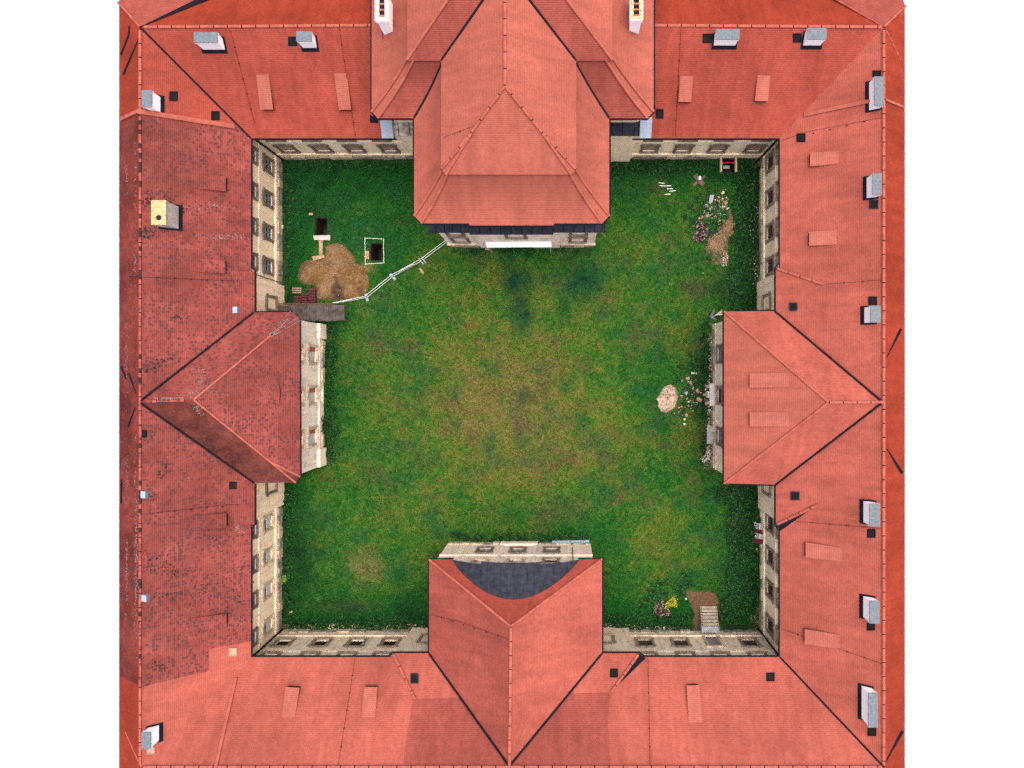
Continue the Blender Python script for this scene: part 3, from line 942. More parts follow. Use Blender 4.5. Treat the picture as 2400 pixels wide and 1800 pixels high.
# ------------------------------------------------------------------ wing: bottom
W = wing_b
m = MB()
xa, xb = P(985, 1700, 12).x, P(1423, 1700, 12).x
def bl(x, t): return V3((x, EB + (RB - EB) * t, ZE + (ZR - ZE) * t))
m.roofpoly([(RL, RB, ZR), (EL, EB, ZE), bl(-13.8, 0), bl(-14.4, .55), bl(-14.6, 1)], 0)
m.roofpoly([bl(-13.8, 0), bl(4.6, 0), bl(3.95, .6), bl(4.05, 1), bl(-14.6, 1), bl(-14.4, .55)], 1)
m.roofpoly([bl(4.6, 0), (ER, EB, ZE), (RR, RB, ZR), bl(4.05, 1), bl(3.95, .6)], 0)
roof = m.build('roof_slope', [M['tile_b'], M['tile_d']], W)
m = MB()
m.roofpoly([(RL, RB, ZR), (RR, RB, ZR), (OR_ + 4, OB, OBz), (OL - 4, OB, OBz)], 0)
m.build('roof_slope', [M['tile_out']], W)
b = MB(); b.box(OL, OR_, OB + .5, OB + .9, -.3, OBz - .2)
b.build('outer_wall', M['wall_p'], W)
ridge_row((RL + .2, RB, ZR), (RR - .2, RB, ZR), roof)
A1, A2 = P(920, 1534, ZE), P(1499, 1532, ZE)
A1 = V3((A1.x, EB + .38, ZE + .03)); A2 = V3((A2.x, EB + .38, ZE + .03))
T1, T2 = S_B.hit(973, 1638, .01), S_B.hit(1432, 1622, .01)
wedge(W, S_B, A1, A2, T2, T1, 'tile_b')
ridge_row(A1 + V3((.1, -.05, 0)), T1, roof, lift=.05); ridge_row(A2 + V3((-.1, -.05, 0)), T2, roof, lift=.05)
b = MB(); b.face([A2, T2, S_B.hit(1513, 1543, .06)])
b.build('bay_flashing', M['lead'], W)
gutter([(EL, EB + .07, ZE - .1), (A1.x - .45, EB + .07, ZE - .1), (A1.x, EB + .45, ZE - .1), (P(1006, 0, ZE).x, EB + .45, ZE - .1)], W)
gutter([(P(1408, 0, ZE).x, EB + .45, ZE - .1), (A2.x, EB + .45, ZE - .1), (A2.x + .45, EB + .07, ZE - .1), (ER, EB + .07, ZE - .1)], W)
lowsB = [-29.4, -25.5, -21.8, -18.3, 8.3, 12.0, 15.5, 19.2]
courtyard_wall(W, WB, 'x', (0, 1), WL, WR, lowsB, lowsB, M['wall_b'], ['dark', 'dark', 'dark', 'dark', 'red', 'red', 'red', 'red'], zlow=2.9, hlow=2.0, wlow=1.4, doors=(15.5,))
b = MB(); x = 15.5     # the door above the stair: stone frame, door leaf ajar
b.box(x - .92, x - .65, WB, WB + .14, 1.2, 5.0); b.box(x + .65, x + .92, WB, WB + .14, 1.2, 5.0); b.box(x - 1.0, x + 1.0, WB, WB + .18, 4.91, 5.2)
b.build('door_frame', M['stone_pale'], W)
b = MB(); b.box(x - .64, x + .64, WB - .34, WB - .28, 1.25, 4.0)
dl = b.build('door', M['wood_grey'], W)
b = MB(); b.box(x - .64, x + .64, WB - .3, WB - .22, 4.05, 4.9)
b.build('transom_light', M['wood_red'], W)
plinth(W, WB, 'x', (0, 1), WL + .3, -17, .9); plinth(W, WB, 'x', (0, 1), 7, 13.8, .9); plinth(W, WB, 'x', (0, 1), 17.2, 20.8, .9)
for q0, q1 in ((-16.7, -12.0), (3.0, 6.9)):
    b = MB(); b.box(q0, q1, WB + .01, WB + .36, -.3, 9.2); b.build('bay_wall', M['wall_b'], W)
window(W, 'dark', (-14.3, WB + .37), (0, 1), 2.9, 1.4, 2.0); window(W, 'red', (4.2, WB + .37), (0, 1), 2.9, 1.4, 2.0)
dormer(S_B, (691, 1682), (660, 1682), (669, 1610), (702, 1612), W); dormer(S_B, (879, 1682), (847, 1682), (853, 1610), (885, 1610), W); dormer(S_B, (1646, 1693), (1614, 1693), (1609, 1606), (1639, 1606), W)
skylight(S_B, 962, 1578, 981, 1601, W, 'lead_grey', base=.22); skylight(S_B, 1430, 1567, 1448, 1587, W, base=.24); skylight(S_B, 1796, 1576, 1815, 1596, W)
firewall(S_B, (555, 1586), (507, 1797), W, wd=.26)
wire(S_B, [(832, 1544), (792, 1796)], W); wire(S_B, [(1519, 1544), (1524, 1796)], W)
flash([(RR, RB, ZR), (ER, EB, ZE)], W, .17, .1)
downpipe(W, [(EL + .1, EB + .1, ZE - .1), (WL + .25, WB + .25, ZE - .9), (WL + .25, WB + .25, 0)], .09)
downpipe(W, [(ER - .1, EB + .1, ZE - .1), (WR - .25, WB + .25, ZE - .9), (WR - .25, WB + .25, 0)], .09)

# ------------------------------------------------------------------ side pavilions
def side_walls(parent, x0, x1, y0, y1, mat, top=9.3):
    b = MB(); b.box(x0, x1, y0, y1, -.3, top)
    return b.build('wall', mat, parent)

# right pavilion
W = tag(empty('palace_pavilion', (18, -2.8, 0)), 'pavilion with clean red hipped roof and two long flat dormers', 'building', 'pavilions of the courtyard wings')
zs = ZE + .25
c1, c2 = P(1697, 730, zs), P(1697, 1133, zs)
v1, v2 = P(1815, 729, zs), P(1817, 1136, zs)
r1, r2 = P(1941.8, 943, ZR + .04), P(2071, 942.5, ZR + .04)
SP_F = Slope(c1, c2, r1)
m = MB(); m.roofpoly([c1, c2, r1], 0); roof = m.build('roof_slope', [M['tile_c']], W)
m = MB(); m.roofpoly([c1, r1, r2, v1], 0); m.build('roof_slope', [M['tile_b']], W)
m = MB(); m.roofpoly([c2, r1, r2, v2], 0); m.build('roof_slope', [M['tile_b']], W)
ridge_row(r1, r2, roof); ridge_row(c1, r1, roof, every=0, r=.12); ridge_row(c2, r1, roof, every=0, r=.12)
flash([v1, r2 + V3((-.2, .1, -.02))], W, .17, .12); flash([v2, r2 + V3((-.2, -.1, -.02))], W, .17, .12)
gutter([v1 + V3((0, .07, -.1)), c1 + V3((-.07, .07, -.1)), c2 + V3((-.07, -.07, -.1)), v2 + V3((0, -.07, -.1))], W)
dormer(SP_F, (1848, 873), (1848, 907), (1757, 909), (1757, 875), W, .45, 'tile_e', 'tile_d', 'tile_d')
dormer(SP_F, (1850, 966), (1850, 999), (1757, 1000), (1757, 966), W, .45, 'tile_e', 'tile_d', 'tile_d')
PX = 16.1
lw = [1.7, -2.6, -6.9]
facade(W, (PX, 0), (0, 1), (-1, 0), -10.6, 5.0, -.3, 9.5, [(t - .7, t + .7, 2.8, 5.4) for t in lw] + [(t - .65, t + .65, 7, 9) for t in lw], M['wall_p'])
for i, t in enumerate(lw):
    window(W, ('glass', 'red', 'glass')[i], (PX, t), (-1, 0), 2.8, 1.4, 2.6); window(W, 'glass', (PX, t), (-1, 0), 7, 1.3, 2)
b = MB(); b.box(PX + .5, 23, -10.6, 5.0, -.3, 9.5); b.build('wall', M['wall_r'], W)
b = MB(); b.box(PX - .16, PX - .002, -10.6, 5.0, 1.7, 1.95); b.box(PX - .1, PX - .002, -10.6, 5.0, 6.1, 6.35); b.build('string_course', M['stone_pale'], W)
b = MB(); b.box(PX - .4, PX - .002, -10.6, 5.0, 9.0, 9.4); b.build('cornice', M['stone_pale'], W)
plinth(W, PX, 'y', (-1, 0), -10.5, 4.9, 1.2, skip=((-3.9, -1.3),))
# pale stone doorway in the middle
b = MB(); b.box(PX - .55, PX - .17, -3.7, -3.3, 0, 1.6); b.box(PX - .55, PX - .17, -1.9, -1.5, 0, 1.6); b.box(PX - .7, PX - .17, -3.8, -1.4, 1.6, 1.85); b.box(PX - .8, PX - .56, -2.95, -2.25, 0, 1.3)
b.build('doorway', M['rock_c'], W)

# left pavilion
W = tag(empty('palace_pavilion', (-28, -2.6, 0)), 'pavilion with stained dark-spotted old hipped roof and pale facade', 'building', 'pavilions of the courtyard wings')
zs = ZE + .1
a1, a2 = P(685, 731, zs), P(702, 748, zs)
b1_, b2_ = P(703.5, 1117, zs), P(693, 1131, zs)
v1, v2 = P(595.5, 732, zs), P(596.6, 1132, zs)
r1, r2 = P(454.4, 937, ZR + .04), P(325, 942, ZR + .04)
h1 = P(636.7, 787, 11.1); h2 = P(636, 1081, 11.1)
SPL = Slope(a2, b1_, r1)
h1 = V3((h1.x, h1.y, SPL.z(h1.x, h1.y))); h2 = V3((h2.x, h2.y, SPL.z(h2.x, h2.y)))
m = MB(); m.roofpoly([a2, b1_, h2, r1, h1], 0); roof = m.build('roof_slope', [M['tile_old']], W)
SPT = Slope(a1, v1, r1)
m = MB(); m.face([a1, a2, h1]); m.face([a1, h1, r1]); m.face([b1_, b2_, h2]); m.face([b2_, h2, r1])
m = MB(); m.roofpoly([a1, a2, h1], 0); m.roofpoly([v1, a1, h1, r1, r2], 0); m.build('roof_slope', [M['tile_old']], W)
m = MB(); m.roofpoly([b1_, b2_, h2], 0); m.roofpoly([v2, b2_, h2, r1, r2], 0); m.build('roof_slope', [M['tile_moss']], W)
ridge_row(h1, r1, roof, every=0, r=.1); ridge_row(h2, r1, roof, every=0, r=.1)
ridge_row(b1_, h2, roof, every=0, r=.1); ridge_row(b2_, h2, roof, every=0, r=.1)
ridge_row(r1, r2, roof, 'cap_old', miss=.5, bed=None)
# mortar left where hip tiles are gone
def mortar(p0, p1, parent, n, skip=.1):
    p0, p1 = V3(p0), V3(p1); d = p1 - p0; q = V3((-d.y, d.x, 0)).normalized() * .16
    b = MB()
    up = V3((0, 0, .07))
    for i in range(n):
        t0, t1 = i / n, (i + 1) / n
        a, c = p0 + d * t0 + up, p0 + d * t1 + up
        if random.random() > skip: b.tube([a + q, c + q], .02, 4)
        if random.random() > skip: b.tube([a - q, c - q], .026, 4)
        if random.random() > skip: b.tube([a - q, a + q], .02, 4)
    b.build('mortar_trace', M['rock_b'], parent)
mortar(h1, a1, W, 8, .3); mortar(h1, a2, W, 8, .3); mortar(r1 + V3((-.9, 0, 0)), r1 + V3((-3.6, 0, 0)), W, 7)
flakes(W, Slope(v1, a1, r1), [(468, 890, 8, 18, 60), (448, 922, 10, 6, 30)], 'rock_b', 'lichen_crust', (.015, .04)); flakes(W, Slope(v2, b2_, r1), [(462, 955, 5, 12, 60), (478, 985, 8, 10, 30)], 'rock_b', 'lichen_crust', (.015, .045))
flash([v1, r2 + V3((.2, .1, -.02))], W, .18, .12); flash([v2, r2 + V3((.2, -.1, -.02))], W, .17, .12)
gutter([v1 + V3((0, .07, -.1)), a1 + V3((0, .07, -.1))], W, .06); gutter([a2 + V3((.07, 0, -.1)), b1_ + V3((.07, 0, -.1))], W, .06)
# eyebrow dormer
m = MB()
n = 10; e0 = [SPL.hit(651, 884), SPL.hit(651, 960)]
for i in range(n):
    t0, t1 = i / n, (i + 1) / n
    f = lambda t: .34 * math.sin(math.pi * t) ** 1.3
    A, B = e0[0].lerp(e0[1], t0), e0[0].lerp(e0[1], t1)
    A = A + V3((f(t0) * .8, 0, f(t0) - f(t0) * .5)); B = B + V3((f(t1) * .8, 0, f(t1) - f(t1) * .5))
    ub, vb = SPL.hit(610, 884 + 76 * t0, .02), SPL.hit(610, 884 + 76 * t1, .02)
    m.roofpoly([A, B, vb, ub], 0, 0)
    A0, B0 = V3((A.x - .05, A.y, SPL.z(A.x - .05, A.y) - .02)), V3((B.x - .05, B.y, SPL.z(B.x - .05, B.y) - .02))
    m.face([A, B, B0, A0], 1)
m.build('eyebrow_dormer', [M['tile_old'], M['soot']], W)
PX = -26.35
lw = [1.65, -2.6, -6.9]
facade(W, (PX, 0), (0, 1), (1, 0), -10.3, 4.98, -.3, 9.3, [(t - .75, t + .75, 2.7, 5.2) for t in lw] + [(t - .65, t + .65, 6.9, 8.9) for t in lw] + [(-3.4, -2.0, .3, 1.6)], M['wall_p'])
for i, t in enumerate(lw):
    window(W, 'blind', (PX, t), (1, 0), 2.7, 1.5, 2.5); window(W, 'blind', (PX, t), (1, 0), 6.9, 1.3, 2)
b = MB(); b.box(PX - .36, PX - .3, -3.4, -2.0, .3, 1.6); b.build('cellar_window', M['dark'], W)
b = MB(); b.box(-32, PX - .5, -10.3, 4.98, -.3, 9.3); b.build('wall', M['wall_l'], W)
b = MB(); b.box(PX + .002, PX + .14, -10.3, 4.98, 1.75, 1.95); b.build('string_course', M['wall_p'], W)
b = MB(); b.box(PX + .002, PX + .35, -10.3, 4.98, 8.8, 9.25); b.build('cornice', M['wall_p'], W)
for q0, q1 in ((3.4, 4.98), (-10.3, -8.4)):
    b = MB(); b.box(PX + .002, PX + .3, q0, q1, -.3, 2.2); b.build('corner_plinth', M['wall_p'], W)
plinth(W, PX, 'y', (1, 0), -8.2, 3.2, 1.0, skip=((-3.7, -1.7),))

# bottom pavilion with the curved metal roof over its pediment
W = tag(empty('palace_pavilion', (-4.6, -22, 0)), 'pavilion with a curved grey sheet-metal roof set into its red hip', 'building', 'pavilions of the courtyard wings')
zs = ZE + .1
c1, c2 = P(1005.5, 1311, zs), P(1411, 1310, zs)
v1, v2 = V3((c1.x, EB + .42, zs)), V3((c2.x, EB + .42, zs))
re, rb_ = P(1197.6, 1468, ZR + .04), V3((P(1194, 1797, ZR).x, RB, ZR + .04))
SPB = Slope(c1, c2, re)
# hip with an arched opening cut out of it
aL, aR = P(1058, 1311, zs).x, P(1359, 1310, zs).x
arc = []
for i in range(17):
    t = i / 16
    x = aL + (aR - aL) * t
    y = c1.y - 2.85 * (math.sin(math.pi * t) ** .85 if 0 < t < 1 else 0)
    arc.append(V3((x, y, SPB.z(x, y))))
m = MB()
m.roofpoly([c1] + arc[:9] + [re], 0, .16, edge=1)
m.roofpoly([c2] + list(reversed(arc[8:])) + [re], 0, .16, edge=1)
roof = m.build('roof_slope', [M['tile'], M['lead']], W)
m = MB(); m.roofpoly([c1, re, rb_, v1], 0); m.build('roof_slope', [M['tile_d']], W)
m = MB(); m.roofpoly([c2, re, rb_, v2], 0); m.build('roof_slope', [M['tile_b']], W)
ridge_row(re, rb_, roof); ridge_row(c1, re, roof, every=0, r=.12); ridge_row(c2, re, roof, every=0, r=.12)
flash([v1, rb_ + V3((-.1, .2, -.02))], W, .17, .14); flash([v2, rb_ + V3((.1, .2, -.02))], W, .17, .14)
gutter([v1 + V3((-.07, 0, -.1)), c1 + V3((-.07, .07, -.1)), V3((aL + .2, c1.y + .07, zs - .1))], W); gutter([v2 + V3((.07, 0, -.1)), c2 + V3((.07, .07, -.1)), V3((aR - .2, c1.y + .07, zs - .1))], W)
# barrel of standing-seam sheet: panels between seams are separate pieces
NP = 20
def barrel(t, back):
    x = aL + (aR - aL) * t
    z = zs - .05 + 2.35 * math.sin(math.pi * t) ** .8
    if back:
        i = min(int(t * 16), 15); q = arc[i].lerp(arc[i + 1], t * 16 - i)
        return V3((x, q.y - .02, max(q.z - .06, z)))
    yf = c1.y - .02 + (.24 if .24 < t < .72 else 0.0)
    return V3((x, yf, z))
for i in range(NP):
    t0, t1 = max(i / NP, .004), min((i + 1) / NP, .996)
    m = MB()
    tm = (t0 + t1) / 2
    f0, f1, g0, g1 = barrel(t0, 0), barrel(t1, 0), barrel(t0, 1), barrel(t1, 1)
    if .24 < tm < .72:
        f0.y = f1.y = c1.y + .22
    else:
        f0.y = f1.y = c1.y - .02
    m.roofpoly([f0, f1, g1, g0], 0, .06)
    m.build('sheet_panel', M['lead_grey'], W)
    s = MB(); s.tube([f0 + V3((0, 0, .015)), g0 + V3((0, 0, .015))], .022, 4)
    s.build('sheet_seam', M['lead_grey'], W)
PY = -18.85
lw = [-8.44, -4.95, -1.43]
facade(W, (0, PY), (1, 0), (0, 1), -12.8, 2.75, -.3, 9.35, [(t - .6, t + .6, 2.6, 4.5) for t in lw] + [(t - .6, t + .6, 7.4, 9.0) for t in lw], M['wall_p'])
for i, t in enumerate(lw):
    window(W, 'glass', (t, PY), (0, 1), 2.6, 1.2, 1.9); window(W, 'red' if i == 2 else 'blind', (t, PY), (0, 1), 7.4, 1.2, 1.6)
m = MB()       # tympanum under the curve
for i in range(16):
    t0, t1 = i / 16, (i + 1) / 16
    p, q = barrel(t0, 0), barrel(t1, 0)
    m.face([(p.x, PY - .02, 9.2), (q.x, PY - .02, 9.2), (q.x, PY - .02, q.z - .08), (p.x, PY - .02, p.z - .08)])
m.build('tympanum', M['wall_p'], W)
b = MB(); b.box(-12.8, 2.75, -28, PY - .5, -.3, 9.2); b.build('wall', M['wall_b'], W)
b = MB(); b.box(-7.0, -3.0, PY + .002, PY + .22, -.3, 1.2); b.box(-10.4, -10.1, PY + .002, PY + .1, 1.3, 9.0); b.box(-6.9, -6.6, PY + .002, PY + .1, 1.3, 9.0); b.box(-3.3, -3.0, PY + .002, PY + .1, 1.3, 9.0); b.box(.2, .5, PY + .002, PY + .1, 1.3, 9.0)
b.build('pilaster', M['wall_p'], W)
b = MB(); b.box(-12.8, 2.75, PY + .002, PY + .15, 5.7, 5.95); b.build('string_course', M['wall_p'], W)
plinth(W, PY, 'x', (0, 1), -12.7, -7.1, .9); plinth(W, PY, 'x', (0, 1), -2.9, 2.6, .9)
b = MB(); b.tube([(.75, PY + .22, 8.6), (.75, PY + .2, 3.0)], .05, 6); b.build('downpipe', M['lead'], W, True)
SPBL = Slope(c1, re, rb_)
wire(SPBL, [(1010, 1440), (1080, 1458), (1195, 1500)], W)

# tall pavilion at the top: broad rear block and long front block with bell-cast mansard roofs
W = tag(empty('palace_pavilion', (-4.7, 20, 0)), 'tall pavilion with steep two-tier salmon red roof and white canopy at its foot', 'building', 'pavilions of the courtyard wings')
ZT, ZB_, ZTR = 16.9, 20.5, 24.4
NX0, NX1, NYF = P(970.5, 0, ZT).x, P(1428, 0, ZT).x, P(0, 523.5, ZT).y
NXR = P(1183.5, 0, ZTR).x; NYR = P(0, 202, ZTR).y
prof_low = [(0, ZT, .65), (.8, ZT + .42, .58), (1.6, ZT + 1.15, .52), (2.35, ZT + 2.1, .47), (2.85, ZT + 2.95, .43), (3.12, ZB_, .4)]
YBK = 31.6
def bell(w, z0, z1, c0, c1, n=12):
    out = []
    for i in range(n + 1):
        t = i / n
        out.append((2 * t * (1 - t) * w * .62 + t * t * w, z0 + (2 * t * (1 - t) * .37 + t * t) * (z1 - z0), c0 + (c1 - c0) * t))
    return out
prof_low = bell(3.12, ZT, ZB_, .65, .4)
def ring(d, z, ch, fy=1.13):
    yf = NYF + d * fy
    return [V3((NX0 + d, YBK, z)), V3((NX0 + d, yf + ch, z)), V3((NX0 + d + ch, yf, z)), V3((NX1 - d - ch, yf, z)), V3((NX1 - d, yf + ch, z)), V3((NX1 - d, YBK, z))]
lowm = [MB() for _ in range(5)]
for (d0, z0, k0), (d1, z1, k1) in zip(prof_low, prof_low[1:]):
    a, b = ring(d0, z0, k0), ring(d1, z1, k1)
    for i in range(5):
        lowm[i].roofpoly([a[i], a[i + 1], b[i + 1], b[i]], 0, .1)
roofs = [mm.build('lower_roof', [M['tile_c']], W) for mm in lowm]
a = ring(2.95, ZB_ + .06, .4); zm = 22.4; dm = 2.95 + (zm - ZB_) / (ZTR - ZB_) * ((NX1 - NX0) / 2 - 2.95)
bq = ring(dm, zm, .02, 1.0); bq = [V3((p.x, p.y if i in (0, 5) else NYF + 3.33 + (NYR - NYF - 3.33) * (zm - ZB_) / (ZTR - ZB_), p.z)) for i, p in enumerate(bq)]
RF, RBk = V3((NXR, NYR, ZTR)), V3((NXR, YBK, ZTR))
up = [MB() for _ in range(5)]
for i in range(5):
    up[i].roofpoly([a[i], a[i + 1], bq[i + 1], bq[i]], 0, .1)
    for p in (a[i], ): pass
up[0].roofpoly([bq[0], bq[1], RF, RBk], 0, .1); up[2].roofpoly([bq[2], bq[3], RF], 0, .1); up[4].roofpoly([bq[4], bq[5], RBk, RF], 0, .1)
roofu = [mm.build('upper_roof', [M['tile_c']], W) for mm in up]
ridge_row(RF, P(1183.5, -30, ZTR), roofu[2])
def hiprow(pts, par, r=.12, every=0):
    for p, q in zip(pts, pts[1:]): ridge_row(p, q, par, r=r, every=every, lift=.05)
for s in (1, 4):
    i = 1 if s == 1 else 4; j = 2 if s == 1 else 3
    hiprow([a[i], bq[i], RF], roofu[2], every=3); hiprow([a[j], bq[j]], roofu[2])
    R_ = [ring(d, z, k) for d, z, k in prof_low]
    for q in (i, j):
        hiprow([R_[0][q], R_[4][q], R_[8][q], R_[12][q]], roofs[2])
lp = R_[0]
gutter([(lp[1].x - .07, 21.9, ZT - .12), lp[1] + V3((-.07, 0, -.12)), lp[2] + V3((0, -.07, -.12)), (P(1100, 0, ZT).x, lp[2].y - .07, ZT - .12), (P(1100, 0, ZT).x, lp[2].y - .24, ZT - .12),
        (P(1298, 0, ZT).x, lp[2].y - .24, ZT - .12), (P(1298, 0, ZT).x, lp[2].y - .07, ZT - .12), lp[3] + V3((0, -.07, -.12)), lp[4] + V3((.07, 0, -.12)), (lp[4].x + .07, 21.9, ZT - .12)], W)
m = MB(); xa, xb = P(1100, 0, ZT).x, P(1298, 0, ZT).x
m.roofpoly([(xa, NYF - .17, ZT - .05), (xb, NYF - .17, ZT - .05), (xb, NYF + .35, ZT + .24), (xa, NYF + .35, ZT + .24)], 0, .1); m.build('eave_strip', [M['tile_c']], W)
# rear block
BX0, BX1, BYF, BYB = P(871, 0, ZT).x, P(1532, 0, ZT).x, P(0, 277, ZT).y, 56.0
prof_b = bell(4.0, ZT, ZB_, .55, .4)
def ringb(d, z, ch, fy=.93):
    yf, yb = BYF + d * fy, BYB - d * fy
    return [V3((BX0 + d, yb, z)), V3((BX0 + d, yf + ch, z)), V3((BX0 + d + ch, yf, z)), V3((BX1 - d - ch, yf, z)), V3((BX1 - d, yf + ch, z)), V3((BX1 - d, yb, z))]
lowm = [MB() for _ in range(6)]
for (d0, z0, k0), (d1, z1, k1) in zip(prof_b, prof_b[1:]):
    q0, q1 = ringb(d0, z0, k0), ringb(d1, z1, k1)
    for i in range(6):
        lowm[i].roofpoly([q0[i], q0[(i + 1) % 6], q1[(i + 1) % 6], q1[i]], 0, .1)
rb_low = [mm.build('lower_roof', [M['tile_d' if i == 2 else 'tile_c']], W) for i, mm in enumerate(lowm)]
q0 = ringb(3.85, ZB_ + .05, .05); top = 26.4; hw = (BX1 - BX0) / 2
q1 = [V3((BX0 + hw, 40, top)), V3((BX0 + hw, BYF + hw * .98, top)), V3((BX0 + hw, BYF + hw * .98, top)), V3((BX0 + hw, BYF + hw * .98, top)), V3((BX0 + hw, BYF + hw * .98, top)), V3((BX0 + hw, 40, top))]
m = MB(); m.roofpoly([q0[0], q0[1], q1[1], q1[0]], 0, .1); m.build('upper_roof', [M['tile_c']], W)
m = MB(); m.roofpoly([q0[2], q0[3], q1[1]], 0, .1); ub = m.build('upper_roof', [M['tile_d']], W)
m = MB(); m.roofpoly([q0[4], q0[5], q1[0], q1[1]], 0, .1); m.build('upper_roof', [M['tile_c']], W)
m = MB(); m.roofpoly([q0[5], q0[0], q1[0]], 0, .1); m.build('upper_roof', [M['tile_c']], W)
hiprow([q0[1], q0[1].lerp(q1[1], .6)], ub); hiprow([q0[4], q0[4].lerp(q1[1], .6)], ub)
RB_ = [ringb(d, z, k) for d, z, k in prof_b]
for q in (1, 2, 3, 4):
    hiprow([RB_[0][q], RB_[4][q], RB_[8][q], RB_[12][q]], rb_low[2])
g0 = RB_[0]
gutter([(g0[1].x - .07, 55, ZT - .12), g0[1] + V3((-.07, 0, -.12)), g0[2] + V3((0, -.07, -.12)), (NX0, g0[2].y - .07, ZT - .12)], W)
gutter([(g0[4].x + .07, 55, ZT - .12), g0[4] + V3((.07, 0, -.12)), g0[3] + V3((0, -.07, -.12)), (NX1, g0[3].y - .07, ZT - .12)], W)
def inset(prof, z):
    for (d0, z0, _), (d1, z1, _) in zip(prof, prof[1:]):
        if z0 <= z <= z1: return d0 + (d1 - d0) * (z - z0) / (z1 - z0)
    return prof[-1][0]
def upn(z): return 2.95 + (z - ZB_) / (ZTR - ZB_) * ((NX1 - NX0) / 2 - 2.95)
def upb(z): return BYF + 3.58 + (z - ZB_) / (top - ZB_) * (hw * .98 - 3.58)
for sgn, x in ((1, NX0), (-1, NX1)):
    pts = [V3((x + sgn * inset(prof_low, ZT + (ZB_ - ZT) * t / 10), BYF + .93 * inset(prof_b, ZT + (ZB_ - ZT) * t / 10), ZT + (ZB_ - ZT) * t / 10)) for t in range(11)]
    flash(pts, W, .16, .12)
    pts = [V3((x + sgn * upn(ZB_ + (ZTR - ZB_) * t / 6), upb(ZB_ + (ZTR - ZB_) * t / 6), ZB_ + (ZTR - ZB_) * t / 6)) for t in range(6)]
    flash(pts, W, .17, .12)
# walls, cornice skirt
b = MB(); b.box(-12.5, 3.1, 13.56, 24, -.3, 11.2); b.build('wall', M['wall_p'], W)
b = MB(); b.box(-9.2, -.6, 13.35, 13.559, -.3, 11.15); b.build('central_bay', M['wall_p'], W)
b = MB(); b.box(-12.0, 2.6, 14.15, 26, 11.2, ZT - .1); b.build('attic_wall', M['wall_p'], W)
b = MB(); b.box(-16.2, 7.0, 22.76, 55.4, -.3, 11.2); b.box(-15.8, 6.6, 23.3, 55.2, 11.2, ZT - .1); b.build('rear_block_wall', M['wall_t'], W)
def skirt(x0, x1, yo, yi, par, mat, npan, ex0=0.0, ex1=0.0):
    for i in range(npan):
        xa_, xb_ = x0 + (x1 - x0) * i / npan, x0 + (x1 - x0) * (i + 1) / npan
        m = MB()
        m.roofpoly([(xa_ + .015, yo, 11.25), (xb_ - .015, yo, 11.25), (min(xb_, x1 - ex1 * 0) - .015, yi, 11.85), (xa_ + .015, yi, 11.85)], 0, .1)
        m.build('sheet_panel', M[mat], par)
        s = MB(); s.tube([(xb_, yo, 11.27), (xb_, yi, 11.87)], .035, 4); s.build('sheet_seam', M['lead'], par)
xj0, xj1 = P(1100, 0, 11.3).x, P(1296, 0, 11.3).x
skirt(-13.0, xj0, 13.02, 14.2, W, 'lead_grey', 5); skirt(xj0, xj1, 12.85, 14.2, W, 'lead_grey', 8); skirt(xj1, 3.75, 13.05, 14.2, W, 'lead_grey', 5)
skirt(-16.8, -12.6, 22.2, 23.4, W, 'plinth', 4); skirt(3.2, 7.6, 22.2, 23.4, W, 'lead_grey', 4)
for x0, x1 in ((-17.3, -16.2), (7.0, 8.1)):
    m = MB(); m.roofpoly([(x0, 21.9, 11.5), (x1, 21.9, 11.5), (x1, 23.6, 12.4), (x0, 23.6, 12.4)], 0, .08); m.build('sheet_panel', M['blue_zinc'], W)
b = MB(); b.box(-13.0, 3.6, 13.1, 13.3, 10.75, 11.13); b.box(-12.8, 3.4, 13.3, 13.558, 10.5, 11.13); b.build('cornice', M['stone_pale'], W)
fw = [-10.9, -1e9, 1.2]
for x in (-10.9, 1.3):
    window(W, 'brick', (x, 13.56), (0, -1), 3.2, 1.3, 2.6); window(W, 'brick', (x, 13.56), (0, -1), 7.4, 1.3, 2.2)
window(W, 'brick', (-4.9, 13.35), (0, -1), 7.0, 1.6, 2.4)
b = MB(); b.box(-6.3, -3.5, 13.3, 13.36, 0, 3.0); b.build('door', M['dark'], W)
b = MB(); b.tube([(-6.6, 13.28, 3.0), (-6.0, 13.25, 3.6), (-4.9, 13.22, 3.9), (-3.8, 13.25, 3.6), (-3.2, 13.28, 3.0)], .13, 6); b.build('door_arch', M['stone'], W)
b = MB(); b.box(-12.6, 3.2, 13.3, 13.555, 1.9, 2.15); b.build('string_course', M['stone_pale'], W)
plinth(W, 13.56, 'x', (0, -1), -12.4, -9.3, 1.3); plinth(W, 13.56, 'x', (0, -1), -.5, 3.0, 1.3)
